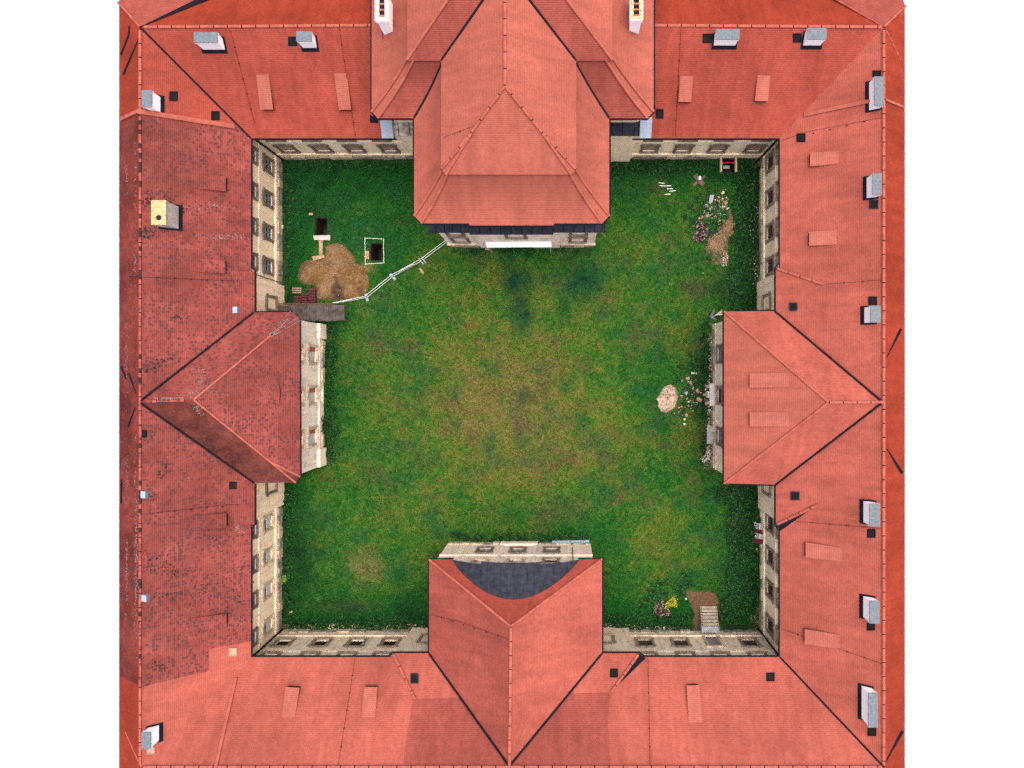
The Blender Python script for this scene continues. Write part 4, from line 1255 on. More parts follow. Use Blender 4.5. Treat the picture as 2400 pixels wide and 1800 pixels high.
# open-topped chimneys
for x0, y0, x1, y1, zt, mt in ((878.6, -22, 909, 48, 20.7, 'white'), (1477, -22, 1507, 46.6, 20.7, 'yellow')):
    a_, c_ = P(x0, y1, zt), P(x1, y0, zt)
    X0, X1, Y0, Y1 = a_.x, c_.x, a_.y, c_.y
    b = MB(); i = .09
    b.box(X0 + i, X1 - i, Y0 + i, Y1 - i, 16.2, zt - .5)
    for bx in ((X0, X0 + .28, Y0, Y1), (X1 - .28, X1, Y0, Y1), (X0 + .28, X1 - .28, Y0, Y0 + .3), (X0 + .28, X1 - .28, Y1 - .3, Y1)):
        b.box(*bx, zt - .5, zt - .03)
    o = b.build('chimney', M['white'], W); off = wloc(W)
    k = MB()
    for bx in ((X0 + .03, X0 + .27, Y0 + .03, Y1), (X1 - .27, X1 - .03, Y0 + .03, Y1), (X0 + .27, X1 - .27, Y0 + .03, Y0 + .27)):
        k.box(*bx, zt - .03, zt + .02)
    put('chimney_rim', k.mesh([M['yellow' if mt == 'yellow' else 'white_old']], off, name='chimney_rim'), o, Matrix.Translation(off))
    k = MB(); k.face([(X0 + .28, Y0 + .3, zt - .45), (X1 - .28, Y0 + .3, zt - .45), (X1 - .28, Y1 - .3, zt - .45), (X0 + .28, Y1 - .3, zt - .45)])
    put('flue', k.mesh([M['soot']], off, name='flue'), o, Matrix.Translation(off))
    for j in range(1, 5):
        k = MB(); yy = Y0 + (Y1 - Y0) * j / 5; k.box(X0 + .28, X1 - .28, yy - .06, yy + .06, zt - .44, zt - .2)
        put('flue_divider', k.mesh([M['brick']], off, name='flue_divider'), o, Matrix.Translation(off))
    zf = 18.2
    f = MB(); f.box(X0 - .12, X1 + .2, Y0 - .22, Y1, 16.5, 17.6 if mt == 'white' else 17.5)
    put('chimney_flashing', f.mesh([M['lead']], off, name='chimney_flashing'), o, Matrix.Translation(off))
SLN = Slope(RB_[0][2], RB_[0][3], RB_[2][2])
SNF = Slope(bq[1], a[1], a[0])
wire(SNF, [(1039, 322), (1118, 292)], W)

flakes(wing_l, S_LO, [(318, 1150, 2.2, 60, 54), (319, 1290, 2.4, 60, 132), (319, 1400, 2.4, 60, 90), (297, 1330, 1.6, 50, 78), (296, 850, 2, 40, 42), (317, 620, 2, 30, 30), (318, 420, 2, 50, 36), (297, 420, 1.6, 25, 24), (298, 1110, 2, 20, 24)], 'rock_b', 'lichen_crust', (.02, .06))
flakes(wing_l, S_L, [(520, 555, 30, 4, 60), (500, 485, 22, 5, 40), (560, 1238, 8, 6, 30), (585, 640, 3, 5, 14), (450, 1476, 6, 2, 8)], 'rock_b', 'lichen_crust', (.015, .045))
flakes(wing_l, S_L, [(345, 470, 7, 12, 40), (345, 545, 9, 10, 50), (395, 500, 6, 26, 40), (430, 490, 18, 5, 26), (390, 845, 20, 4, 30), (365, 862, 14, 8, 30), (340, 872, 6, 10, 20), (385, 1105, 8, 14, 26), (360, 1320, 16, 14, 40), (400, 1340, 20, 6, 36), (380, 1560, 22, 8, 46), (390, 1395, 26, 5, 40), (355, 1025, 8, 5, 16), (360, 1165, 8, 5, 14), (410, 745, 9, 5, 20), (560, 1420, 18, 34, 60), (480, 1390, 26, 20, 60), (500, 1270, 26, 20, 50)], 'tile_waste', 'tile_gap', (.03, .09))
# ------------------------------------------------------------------ ground
PITS = []
def snap(v): return round(v / .2) * .2
def pit_rect(x0, y0, x1, y1):
    a, c = P(x0, y1), P(x1, y0)
    r = (snap(a.x), snap(a.y), snap(c.x), snap(c.y)); PITS.append(r); return r
pit1 = pit_rect(742, 510, 767.5, 549)
pit2 = pit_rect(869, 569.5, 897.5, 611.7)
pit3 = pit_rect(1691.5, 376, 1721, 405)

g = MB()
GX0, GX1, GY0, GY1 = -31.6, 22.0, -29.0, 23.8
B_ = 900
for x0, x1, y0, y1 in ((-B_, B_, GY1, B_), (-B_, B_, -B_, GY0), (-B_, GX0, GY0, GY1), (GX1, B_, GY0, GY1)):
    g.face([(x0, y0, 0), (x1, y0, 0), (x1, y1, 0), (x0, y1, 0)])
tag(g.build('ground', M['gravel']), 'pale gravel ground outside the palace', None, kind='structure')

def vnoise(x, y, s, seed):
    r = np.random.default_rng(seed)
    T = r.random((256, 256))
    X, Y = x * s + 1000, y * s + 1000
    xi, yi = np.floor(X).astype(int), np.floor(Y).astype(int)
    fx, fy = X - xi, Y - yi
    fx, fy = fx * fx * (3 - 2 * fx), fy * fy * (3 - 2 * fy)
    t = lambda a, b: T[a % 256, b % 256]
    return (t(xi, yi) * (1 - fx) + t(xi + 1, yi) * fx) * (1 - fy) + (t(xi, yi + 1) * (1 - fx) + t(xi + 1, yi + 1) * fx) * fy
def fbm(x, y, s, seed, o=4):
    v = 0; a = .5; t = 0
    for k in range(o):
        v = v + a * vnoise(x, y, s * 2 ** k, seed + k); t += a; a *= .55
    return v / t
def sstep(v, a, b):
    t = np.clip((v - a) / (b - a), 0, 1); return t * t * (3 - 2 * t)
def inpoly(x, y, poly):
    r = np.zeros(x.shape, bool); n = len(poly)
    for i in range(n):
        x0, y0 = poly[i]; x1, y1 = poly[(i + 1) % n]
        c = ((y0 > y) != (y1 > y)) & (x < (x1 - x0) * (y - y0) / ((y1 - y0) if y1 != y0 else 1e-9) + x0)
        r ^= c
    return r
def pxpoly(pts, ox=0, oy=0, s=1.0):
    return [tuple(P(ox + x / s, oy + y / s).xy) for x, y in pts]

MOUND = pxpoly([(735, 570), (800, 535), (900, 525), (980, 555), (1040, 620), (1130, 720), (1150, 810), (1230, 850), (1300, 940), (1325, 1050), (1325, 1140), (1280, 1250), (1180, 1290), (1010, 1330), (900, 1330), (780, 1320), (660, 1310), (590, 1290), (585, 1140), (420, 1110), (370, 1060), (335, 1005), (360, 900), (380, 830), (440, 780), (530, 760), (640, 740), (720, 690)], 640, 480, 5.925)
EARTH = pxpoly([(640, 940), (560, 1010), (480, 1090), (415, 1160), (430, 1260), (440, 1350), (500, 1430), (530, 1490), (640, 1480), (740, 1400), (750, 1250), (760, 1130), (840, 1030), (870, 900), (830, 800), (760, 700), (740, 830), (690, 880)], 1580, 370, 5.925)
PATH = pxpoly([(690, 10), (800, 20), (1000, 40), (1200, 60), (1230, 200), (1300, 300), (1330, 420), (1260, 520), (1260, 660), (850, 650), (840, 500), (850, 400), (780, 220), (740, 120)], 1500, 1380, 6.703)

MOSS, BARE, DARK, LIME = (.004, .028, .012), (.042, .026, .019), (.010, .015, .009), (.060, .078, .008)
PATCH = [(1212, 660, 36, 36, MOSS, 1.1), (1222, 735, 28, 48, MOSS, 1.0), (1372, 665, 44, 44, MOSS, 1.0), (1228, 930, 20, 26, MOSS, .7), (1215, 1000, 16, 70, BARE, .55), (1245, 990, 18, 22, (.03, .03, .03), .4),
         (1630, 675, 34, 26, BARE, .8), (1690, 680, 26, 24, DARK, .7), (1540, 395, 60, 26, DARK, .5), (1555, 1270, 45, 60, LIME, .35), (1470, 1045, 40, 60, LIME, .3), (860, 1330, 40, 40, (.11, .085, .035), .5),
         (890, 800, 40, 30, BARE, .3), (1555, 1045, 14, 12, BARE, .8), (700, 1280, 18, 140, DARK, .35), (1000, 650, 60, 60, LIME, .25), (1310, 1200, 60, 24, BARE, .45), (800, 1420, 90, 16, BARE, .3), (1545, 440, 20, 20, BARE, .5), (940, 520, 14, 10, BARE, .5), (845, 660, 16, 10, (.14, .10, .04), .7), (860, 625, 18, 12, (.16, .12, .05), .6)]
def lawn_color(x, y, jit):
    """kind of growth at a spot: lush grass, dry straw, moss and bare soil, with painted shade by the walls"""
    n1 = fbm(x, y, .11, 3); n2 = fbm(x, y, .38, 21); n3 = fbm(x, y, 1.3, 41); n4 = vnoise(x, y, 3.1, 61)
    cx, cy = -6.5, -5.5
    n5 = fbm(x, y, .2, 55)
    g1 = np.exp(-(((x - cx) / 15.5) ** 2 + ((y - cy) / 9.5) ** 2))
    dry = .58 * g1 + .75 * (n1 - .5) + .7 * (n2 - .5) + .55 * (n3 - .5) + .45 * (n4 - .5) + .35 * (n5 - .5) - .02
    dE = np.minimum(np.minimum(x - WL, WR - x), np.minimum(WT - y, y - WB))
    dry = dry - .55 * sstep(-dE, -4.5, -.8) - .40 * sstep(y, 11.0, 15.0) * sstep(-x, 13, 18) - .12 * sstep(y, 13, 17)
    dry = dry + jit * .34
    lush = np.array([.0052, .045, .007]); mid = np.array([.018, .067, .008]); yel = np.array([.052, .070, .009]); tan = np.array([.080, .066, .021])
    d = dry[..., None]
    c = lush + (mid - lush) * sstep(d, -.35, .10)
    c = c + (yel - c) * sstep(d, .12, .48)
    c = c + (tan - c) * sstep(d, .46, .90)
    # moss, bare brown spots, dark growth and painted shade by the walls
    mo = sstep(fbm(x, y, .5, 81) + jit * .10, .52, .78)[..., None]
    c = c + (np.array([.008, .042, .014]) - c) * mo * .6
    br = sstep(fbm(x, y, .42, 91) + .25 * (n3 - .5) + jit * .10, .54, .80)[..., None] * sstep(d, -.25, .25)
    c = c + (np.array([.046, .034, .018]) - c) * br * .5
    for px_, py_, rx, ry, cc, st_ in PATCH:
        p_ = P(px_, py_)
        e_ = np.exp(-(((x - p_.x) / (rx * H / F)) ** 2 + ((y - p_.y) / (ry * H / F)) ** 2) ** 1.5) * (.55 + .9 * (n3 - .2)) 
        c = c + (np.array(cc) - c) * np.clip(e_ * st_ + jit * .1 * e_, 0, 1)[..., None]
    edge_shade = (sstep(fbm(x, y, .3, 101) + jit * .08, .50, .75) * sstep(-dE, -7, -1.0))[..., None]  # patchy darkening towards the walls, ambient shade mixed into the grass colour
    c = c + (np.array([.004, .016, .007]) - c) * edge_shade * .65
    return c

def colattr(me, cols):
    at = me.color_attributes.new(name="col", type='FLOAT_COLOR', domain='POINT')
    a = np.ones((len(cols), 4), np.float32); a[:, :3] = cols
    at.data.foreach_set("color", a.ravel())

def npmesh(name, V, T, mats, cols=None, smooth=False):
    me = bpy.data.meshes.new(name)
    V = np.asarray(V, np.float32); T = np.asarray(T, np.int32); k = T.shape[1]
    me.vertices.add(len(V)); me.vertices.foreach_set("co", V.ravel())
    me.loops.add(T.size); me.loops.foreach_set("vertex_index", T.ravel())
    me.polygons.add(len(T)); me.polygons.foreach_set("loop_start", np.arange(len(T), dtype=np.int32) * k)
    me.polygons.foreach_set("loop_total", np.full(len(T), k, np.int32))
    if smooth: me.polygons.foreach_set("use_smooth", np.ones(len(T), bool))
    me.update(calc_edges=True)
    for mt in mats: me.materials.append(mt)
    if cols is not None: colattr(me, cols)
    return me

def ground_h(x, y):
    h = .10 * (fbm(x, y, .3, 5) - .5)
    # the ground drops beside the right-hand walls behind a low edge
    t = np.where(y > -10.6, np.where(y < 5.2, 14.75, 20.15), 20.15)
    trench = sstep(x, t, t + .25) * (1 - .55 * sstep(x, t + .5, t + 1.2)) * (sstep(y, -10.6, -9.6)) * (1 - sstep(y, 17.0, 19.0))
    return h - .55 * trench

nx, ny = int(round((GX1 - GX0) / .2)) + 1, int(round((GY1 - GY0) / .2)) + 1
gx = GX0 + np.arange(nx) * .2; gy = GY0 + np.arange(ny) * .2
XX, YY = np.meshgrid(gx, gy, indexing='ij')
x, y = XX.ravel(), YY.ravel()
z = ground_h(x, y)
jit = RNG.random(len(x)) * 2 - 1
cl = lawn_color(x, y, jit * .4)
soil = np.zeros(len(x))
pth = inpoly(x, y, PATH); cl[pth] = np.array([.078, .046, .028]) * (0.8 + .4 * RNG.random((pth.sum(), 1)))
dE = np.minimum(np.minimum(x - WL, WR - x), np.minimum(WT - y, y - WB))
edge = (sstep(-dE, -1.1, -.2) * (0.35 + .65 * (fbm(x, y, 1.1, 33) > .5)))[:, None]
cl = cl + (np.array([.070, .050, .034]) - cl) * edge * .75
rs = (inpoly(x, y, [(20.2, -30), (23, -30), (23, 25), (20.2, 25)]) & (fbm(x, y, .9, 35) > .45)) | (inpoly(x, y, [(14.9, -10.8), (17, -10.8), (17, 5.2), (14.9, 5.2)]) & (fbm(x, y, .9, 36) > .42))
cl[rs] = np.array([.13, .095, .062]) * (.6 + .8 * RNG.random((rs.sum(), 1)))
idx = np.arange(nx * ny).reshape(nx, ny)
Q = np.stack([idx[:-1, :-1], idx[1:, :-1], idx[1:, 1:], idx[:-1, 1:]], -1).reshape(-1, 4)
fcx = x[Q].mean(1); fcy = y[Q].mean(1)
keep = np.ones(len(Q), bool)
for r in PITS:
    keep &= ~((fcx > r[0]) & (fcx < r[2]) & (fcy > r[1]) & (fcy < r[3]))
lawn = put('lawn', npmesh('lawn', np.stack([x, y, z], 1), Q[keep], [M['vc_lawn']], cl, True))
tag(lawn, 'mottled green and straw-coloured courtyard lawn', None, kind='structure')

# --- grass blades
NO_GRASS = [MOUND, EARTH, PATH, pxpoly([(1540, 905), (1592, 900), (1592, 968), (1545, 965)])]
def blades(n, size, hgt, colfun, area, seed, per=3):
    r = np.random.default_rng(seed)
    x = r.uniform(area[0], area[2], n); y = r.uniform(area[1], area[3], n)
    ok = np.ones(n, bool)
    for p in NO_GRASS: ok &= ~inpoly(x, y, p)
    for q in PITS: ok &= ~((x > q[0] - .05) & (x < q[2] + .05) & (y > q[1] - .05) & (y < q[3] + .05))
    # footprints of the pavilions
    for q in ((-33, -10.4, -26.3, 5.1), (-12.9, -30, 2.8, -18.8), (-12.6, 13.5, 3.2, 25), (16.0, -10.7, 23, 5.1)):
        ok &= ~((x > q[0]) & (x < q[2]) & (y > q[1]) & (y < q[3]))
    x, y = x[ok], y[ok]; n = len(x)
    z = ground_h(x, y)
    jit = r.random(n) * 2 - 1
    c = colfun(x, y, jit) * (0.45 + 1.15 * r.random((n, 1)))
    V = np.zeros((n, per, 3, 3)); a0 = r.uniform(0, 6.283, n)
    for k in range(per):
        a = a0 + k * 6.283 / per + r.uniform(-.5, .5, n)
        L = size * r.uniform(.6, 1.3, n); hh = hgt * r.uniform(.5, 1.3, n); wd = size * .30
        dx, dy = np.cos(a), np.sin(a)
        V[:, k, 0] = np.stack([x - dy * wd, y + dx * wd, z], 1)
        V[:, k, 1] = np.stack([x + dy * wd, y - dx * wd, z + .01], 1)
        V[:, k, 2] = np.stack([x + dx * L, y + dy * L, z + hh], 1)
    V = V.reshape(-1, 3); T = np.arange(len(V)).reshape(-1, 3)
    return V, T, np.repeat(c, per * 3, 0)
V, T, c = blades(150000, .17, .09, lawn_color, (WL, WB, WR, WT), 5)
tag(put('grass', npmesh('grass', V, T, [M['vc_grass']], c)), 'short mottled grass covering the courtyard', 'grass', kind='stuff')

# --- taller weeds along the walls and in the overgrown corners
def leaf_clumps(spots, seed, cols, leaf=(.11, .28)):
    """spots: (x, y, radius, height, number)"""
    r = np.random.default_rng(seed); Vs, Cs = [], []
    for (sx, sy, rad, hh, n) in spots:
        t = r.uniform(0, 6.283, n); q = rad * np.sqrt(r.random(n)) * (1 - .25 * r.random(n))
        x = sx + q * np.cos(t); y = sy + q * np.sin(t)
        z = hh * np.sqrt(np.clip(1 - (q / rad) ** 2, .05, 1)) * r.uniform(.35, 1, n) + ground_h(x, y)
        L = r.uniform(leaf[0], leaf[1], n); a = r.uniform(0, 6.283, n); pit = r.uniform(-.5, .6, n)
        dx, dy = np.cos(a), np.sin(a)
        v = np.zeros((n, 4, 3))
        v[:, 0] = np.stack([x, y, z], 1)
        v[:, 1] = np.stack([x + dx * L * .5 - dy * L * .32, y + dy * L * .5 + dx * L * .32, z + L * .35 * pit], 1)
        v[:, 2] = np.stack([x + dx * L, y + dy * L, z + L * .4 * pit - L * .15], 1)
        v[:, 3] = np.stack([x + dx * L * .5 + dy * L * .32, y + dy * L * .5 - dx * L * .32, z + L * .35 * pit], 1)
        ci = r.integers(0, len(cols), n)
        cc = np.array(cols)[ci] * r.uniform(.5, 1.5, (n, 1))
        Vs.append(v.reshape(-1, 3)); Cs.append(np.repeat(cc, 4, 0))
    V = np.concatenate(Vs); return V, np.arange(len(V)).reshape(-1, 4), np.concatenate(Cs)
GREENS = [(.006, .034, .008), (.010, .048, .009), (.004, .020, .007), (.020, .074, .012), (.003, .014, .006), (.005, .027, .008)]
rr = random.Random(3)
sp = []
def along(x0, y0, x1, y1, n, off, rad, h, k):
    for i in range(n):
        t = rr.random(); sp.append((x0 + (x1 - x0) * t + rr.uniform(-off, off), y0 + (y1 - y0) * t + rr.uniform(-off, off), rr.uniform(.5, 1) * rad, rr.uniform(.4, 1) * h, int(k * rr.uniform(.5, 1.2))))
along(WL + .8, -27, WL + .8, -12, 60, .5, .5, .5, 40); along(WL + .9, 8, WL + .9, 22, 40, .5, .45, .35, 36)
along(-25.5, -10, -25.5, 5, 70, .4, .55, .6, 50)
along(-30, -27.4, -13, -27.4, 70, .5, .5, .45, 40); along(4, -27.3, 13.4, -27.3, 50, .6, .55, .5, 45)
along(5, 22.2, 16, 22.2, 60, .5, .55, .6, 50); along(-29, 22.3, -14, 22.3, 40, .4, .45, .35, 36)
along(19.2, -26, 19.2, -11.5, 330, 1.2, .75, .9, 70); along(20.7, -26, 20.7, 20, 200, .45, .5, .6, 46)
along(18.6, 5.5, 19.4, 21, 150, .8, .55, .5, 46); along(17, 21.6, 20.6, 21.6, 60, .7, .6, .7, 60); along(15.2, -10, 15.2, 5, 70, .5, .45, .5, 40)
along(-12, -18.2, 2.5, -18.2, 60, .3, .4, .4, 40); along(-12, 13.0, 3, 13.0, 34, .3, .4, .35, 32)
along(13.5, 1.0, 13.5, -4.5, 60, 1.2, .45, .3, 40); along(17.0, 13, 14.5, 18, 70, 1.6, .5, .35, 45)
along(17.5, -27, 20.5, -22, 110, 1.1, .65, .7, 60); along(9, -25, 13, -23, 40, 1.0, .5, .35, 40)
sp = [q for q in sp if not any(r[0] - .5 < q[0] < r[2] + .5 and r[1] - .6 < q[1] < r[3] + .4 for r in PITS)]
V, T, c = leaf_clumps(sp, 9, GREENS)
tag(put('weeds', npmesh('weeds', V, T, [M['vc_leaf']], c)), 'tall dark green weeds growing along the wall feet', 'weeds', kind='stuff')

def shrub(name, px, py, rad, h, n, cols, label, leaf=(.08, .2), seed=1):
    p = P(px, py)
    e = tag(empty(name, (p.x, p.y, 0)), label, 'plant')
    r = random.Random(seed); spots = [(p.x + r.uniform(-.7, .7) * rad, p.y + r.uniform(-.7, .7) * rad, rad * r.uniform(.35, .65), h * r.uniform(.5, 1), n // 7) for _ in range(7)]
    V, T, c = leaf_clumps(spots, seed, cols, leaf)
    V = V - np.array([p.x, p.y, 0])
    put('foliage', npmesh('foliage', V, T, [M['vc_leaf']], c), e, Matrix.Translation((p.x, p.y, 0)))
    b = MB()
    for k in range(5):
        a = r.uniform(0, 6.28); b.tube([(p.x, p.y, -.05), (p.x + math.cos(a) * rad * .3, p.y + math.sin(a) * rad * .3, h * .5), (p.x + math.cos(a) * rad * .5, p.y + math.sin(a) * rad * .5, h * .85)], [.04, .025, .01], 5)
    b.build('stem', M['plank_brown'], e)
    return e
shrub('bush', 765, 990, 1.1, 1.5, 700, GREENS, 'dark green bush growing against the pale facade of the stained pavilion', seed=21)
shrub('young_shrub', 666, 1352, .42, .6, 160, [(.12, .26, .02), (.07, .20, .02)], 'small bright lime green plant near the old wing', seed=22)
shrub('flowering_shrub', 1572, 1411, .62, .8, 320, [(.30, .27, .02), (.20, .20, .02), (.05, .12, .02)], 'yellow-green shrub beside the heap of broken bricks', seed=23)
shrub('dark_shrub', 1726, 1228, .9, .9, 420, [(.03, .03, .015), (.05, .02, .02), (.012, .05, .016)], 'dark reddish shrub among the weeds below the red and white panels', seed=24)
shrub('elder_bush', 1693, 1160, 1.2, 1.1, 700, GREENS, 'dense green bush just below the clean hipped pavilion', seed=25)
shrub('ivy_bush', 1685, 497, .9, .5, 360, [(.010, .05, .016), (.012, .06, .018)], 'low dark green creeper between the rubble and the bare earth', seed=26)
shrub('nettle_clump', 1690, 575, .55, .5, 220, [(.010, .05, .02), (.015, .05, .03)], 'dark nettles growing in the middle of the bare earth mound', seed=27)

shrub('leafy_weed_clump', 1612, 905, 1.7, .45, 800, [(.012, .070, .012), (.010, .055, .010), (.028, .10, .016)], 'leafy bright green weeds between the gravel heap and the strewn flat stones', seed=28)
# ------------------------------------------------------------------ earth, pits
def mound(name, poly, hfun, col, label, cat, parent=None, res=.13, jit=.3, pebbles=420):
    xs = [p[0] for p in poly]; ys = [p[1] for p in poly]
    n1, n2 = int((max(xs) - min(xs)) / res) + 3, int((max(ys) - min(ys)) / res) + 3
    X, Y = np.meshgrid(min(xs) - res + np.arange(n1) * res, min(ys) - res + np.arange(n2) * res, indexing='ij')
    x, y = X.ravel(), Y.ravel()
    d = np.full(len(x), 1e9)
    for i in range(len(poly)):
        a = np.array(poly[i]); b = np.array(poly[(i + 1) % len(poly)]); ab = b - a
        t = np.clip(((x - a[0]) * ab[0] + (y - a[1]) * ab[1]) / (ab @ ab + 1e-9), 0, 1)
        d = np.minimum(d, np.hypot(x - a[0] - t * ab[0], y - a[1] - t * ab[1]))
    d = np.where(inpoly(x, y, poly), d, -d) + .25 * (fbm(x, y, 1.2, 71) - .5)
    z = np.where(d > 0, hfun(x, y, d), -.12 + .0 * d) + .10 * 2.2 * (fbm(x, y, 1.1, 72) - .5) * (d > .05) + .09 * (vnoise(x, y, 4.0, 73) - .5)
    r = np.random.default_rng(5)
    k = .45 + 1.1 * fbm(x, y, .9, 74, 5)[:, None] + jit * 1.6 * (r.random((len(x), 1)) - .5)
    c = col(x, y) * k
    idx = np.arange(n1 * n2).reshape(n1, n2)
    Q = np.stack([idx[:-1, :-1], idx[1:, :-1], idx[1:, 1:], idx[:-1, 1:]], -1).reshape(-1, 4)
    Q = Q[(d[Q] > -.2).any(1)]
    cx_, cy_ = float(np.mean(xs)), float(np.mean(ys))
    V = np.stack([x - cx_, y - cy_, z], 1)
    me = npmesh(name, V, Q, [M['vc_soil']], c, True)
    o = put(name, me, parent, Matrix.Translation((cx_, cy_, 0)))
    if label: tag(o, label, cat)
    # clods and pebbles lying on the heap
    rp = random.Random(n1); cand = np.nonzero(d > .15)[0]; b = MB()
    for i in rp.sample(list(cand), min(pebbles, len(cand))):
        s_ = rp.uniform(.03, .095); q = V3((x[i] + rp.uniform(-.08, .08), y[i] + rp.uniform(-.08, .08), z[i] + s_ * .3))
        t_ = [q + V3((s_ * math.cos(a) * rp.uniform(.7, 1.2), s_ * math.sin(a) * rp.uniform(.7, 1.2), 0)) for a in (0, 1.6, 3.1, 4.7)]; p_ = q + V3((0, 0, s_ * .8))
        mi = 0 if rp.random() < .6 else 1
        for k in range(4): b.face([t_[k], t_[(k + 1) % 4], p_], mi)
    if pebbles:
        pb = b.build('pebbles', [M['plank_brown'], M['rock_a']], o); pb['kind'] = 'stuff'
    return o
dp = pxpoly([(890, 1000), (940, 1010), (960, 1100), (1000, 1200), (1010, 1290), (900, 1320), (830, 1240), (840, 1150), (900, 1090)], 640, 480, 5.925)
def mcol(x, y):
    c = np.tile(np.array([.120, .068, .026]), (len(x), 1))
    w_ = sstep(fbm(x, y, .6, 75), .45, .65)[:, None]
    c = c + (np.array([.140, .088, .046]) - c) * w_
    pk = sstep(-(x + 27.0), -1.6, .6)[:, None] * .0
    ip = inpoly(x, y, dp); c[ip] = c[ip] + (np.array([.026, .019, .019]) - c[ip]) * (.55 + .6 * (vnoise(x[ip], y[ip], 3.0, 78)[:, None] - .2)).clip(0, 1)
    return c
mound('dirt_mound', MOUND, lambda x, y, d: 1.5 * (1 - np.exp(-d / 1.3)) , mcol, 'big heap of brown excavated earth with a dark patch', 'earth heap')
def earthcol(x, y):
    c = np.tile(np.array([.118, .076, .038]), (len(x), 1))
    g_ = (sstep(fbm(x, y, .8, 77), .50, .60) * .85)[:, None]
    return c + (np.array([.014, .045, .010]) - c) * g_
mound('earth_mound', EARTH, lambda x, y, d: .55 * (1 - np.exp(-d / .7)), earthcol, 'low mound of bare light brown earth beside the rubble', 'earth heap')
sandp = pxpoly([(1690, 850), (1760, 830), (1830, 870), (1850, 930), (1840, 1000), (1800, 1080), (1720, 1145), (1660, 1130), (1620, 1070), (1640, 1030), (1610, 990), (1650, 930)], 1190, 720, 4.6085)
mound('sand_heap', sandp, lambda x, y, d: .8 * (1 - np.exp(-d / .6)), lambda x, y: np.tile(np.array([.34, .25, .19]), (len(x), 1)), 'small heap of pale pinkish gravel on the lawn by the stones', 'gravel heap', res=.12, jit=.5, pebbles=70)

def pit(r, depth, name, label, cat='pit'):
    e = tag(empty(name, ((r[0] + r[2]) / 2, (r[1] + r[3]) / 2, 0)), label, cat)
    b = MB(); k = 14
    rg = random.Random(int(r[0] * 100))
    def wall(a, c):
        n = 8
        P_ = [[V3((a[0] + (c[0] - a[0]) * i / n, a[1] + (c[1] - a[1]) * i / n, z + (.02 if z == 0 else 0))) + V3((rg.uniform(-.06, .06), rg.uniform(-.06, .06), 0)) * (z != 0) for i in range(n + 1)] for z in (.0, -depth * .35, -depth * .7, -depth)]
        for q0, q1 in zip(P_, P_[1:]):
            for i in range(n): b.face([q0[i], q0[i + 1], q1[i + 1], q1[i]])
    x0, y0, x1, y1 = r
    wall((x0, y0), (x1, y0)); wall((x1, y0), (x1, y1)); wall((x1, y1), (x0, y1)); wall((x0, y1), (x0, y0))
    b.face([(x0 - .1, y0 - .1, -depth), (x1 + .1, y0 - .1, -depth), (x1 + .1, y1 + .1, -depth), (x0 - .1, y1 + .1, -depth)])
    b.build('earth_sides', M['soil_shade'], e)
    m = MB()
    n = 26
    pts = []
    for (ax, ay), (bx, by) in (((x0, y0), (x1, y0)), ((x1, y0), (x1, y1)), ((x1, y1), (x0, y1)), ((x0, y1), (x0, y0))):
        for i in range(7): pts.append((ax + (bx - ax) * i / 7, ay + (by - ay) * i / 7))
    cx_, cy_ = (x0 + x1) / 2, (y0 + y1) / 2
    for i in range(len(pts)):
        p, q = pts[i], pts[(i + 1) % len(pts)]
        o = lambda t, s: V3((t[0] + (t[0] - cx_) / abs((t[0] - cx_) or 1) * s * .13, t[1] + (t[1] - cy_) / abs((t[1] - cy_) or 1) * s * .13, 0))
        m.face([o(p, 1) + V3((0, 0, .005)), o(q, 1) + V3((0, 0, .005)), o(q, .2) + V3((0, 0, .10)), o(p, .2) + V3((0, 0, .10))])
        m.face([o(p, .2) + V3((0, 0, .10)), o(q, .2) + V3((0, 0, .10)), o(q, -.3) + V3((0, 0, -.1)), o(p, -.3) + V3((0, 0, -.1))])
    m.build('earth_rim', M['soil_shade'], e)
    return e
pit(pit1, 2.6, 'excavation_pit', 'dark rectangular pit next to the pale slab and the brown earth heap')
pit(pit2, 3.2, 'excavation_pit', 'dark rectangular pit inside the white frame')

def slabthing(name, pts, z0, z1, mat, label, cat, group=None):
    q = [P(x, y, z1) for x, y in pts]
    c = sum(q, V3()) / len(q)
    b = MB(); b.prism([(p.x - c.x, p.y - c.y) for p in reversed(q)], 0, z1 - z0)
    o = put(name, b.mesh([M[mat]], name=name), None, Matrix.Translation((c.x, c.y, z0)))
    # soften the edges
    md = o.modifiers.new('bevel', 'BEVEL'); md.width = min(.02, (z1 - z0) * .3); md.segments = 2
    return tag(o, label, cat, group)
rectp = lambda x0, y0, x1, y1: [(x0, y0), (x1, y0), (x1, y1), (x0, y1)]
slabthing('concrete_slab', [(734, 552), (774, 551), (773, 563), (736, 562)], .02, .22, 'concrete', 'pale broken slab lying along the edge of the pit', 'slab')
slabthing('plank', rectp(747.5, 563, 756, 597), .03, .10, 'plank_tan', 'tan plank running from the pale slab to the earth heap', 'plank')
slabthing('timber_beam', [(730, 601), (759.5, 597), (760, 604), (735, 611)], .25, .55, 'plank_tan', 'light timber beam lying on the edge of the earth heap', 'beam')
slabthing('stone_block', rectp(724, 499, 733, 504), .0, .25, 'rock_d', 'pale block standing alone on the grass above the pit', 'block')
slabthing('stone_block', [(658.5, 527), (664, 528), (662.5, 535.5), (657.3, 534)], 0, .3, 'rock_c', 'whitish block beside the foot of the old wing', 'block')
slabthing('plank', rectp(857, 588, 864.5, 606.5), .03, .1, 'rock_d', 'short pinkish board beside the pit inside the white frame', 'plank')
slabthing('wooden_post', [(981, 631), (985, 627.5), (994, 638), (990.5, 642.5)], .03, .17, 'rock_a', 'short pale timber lying on the grass by the barrier fence', 'timber')
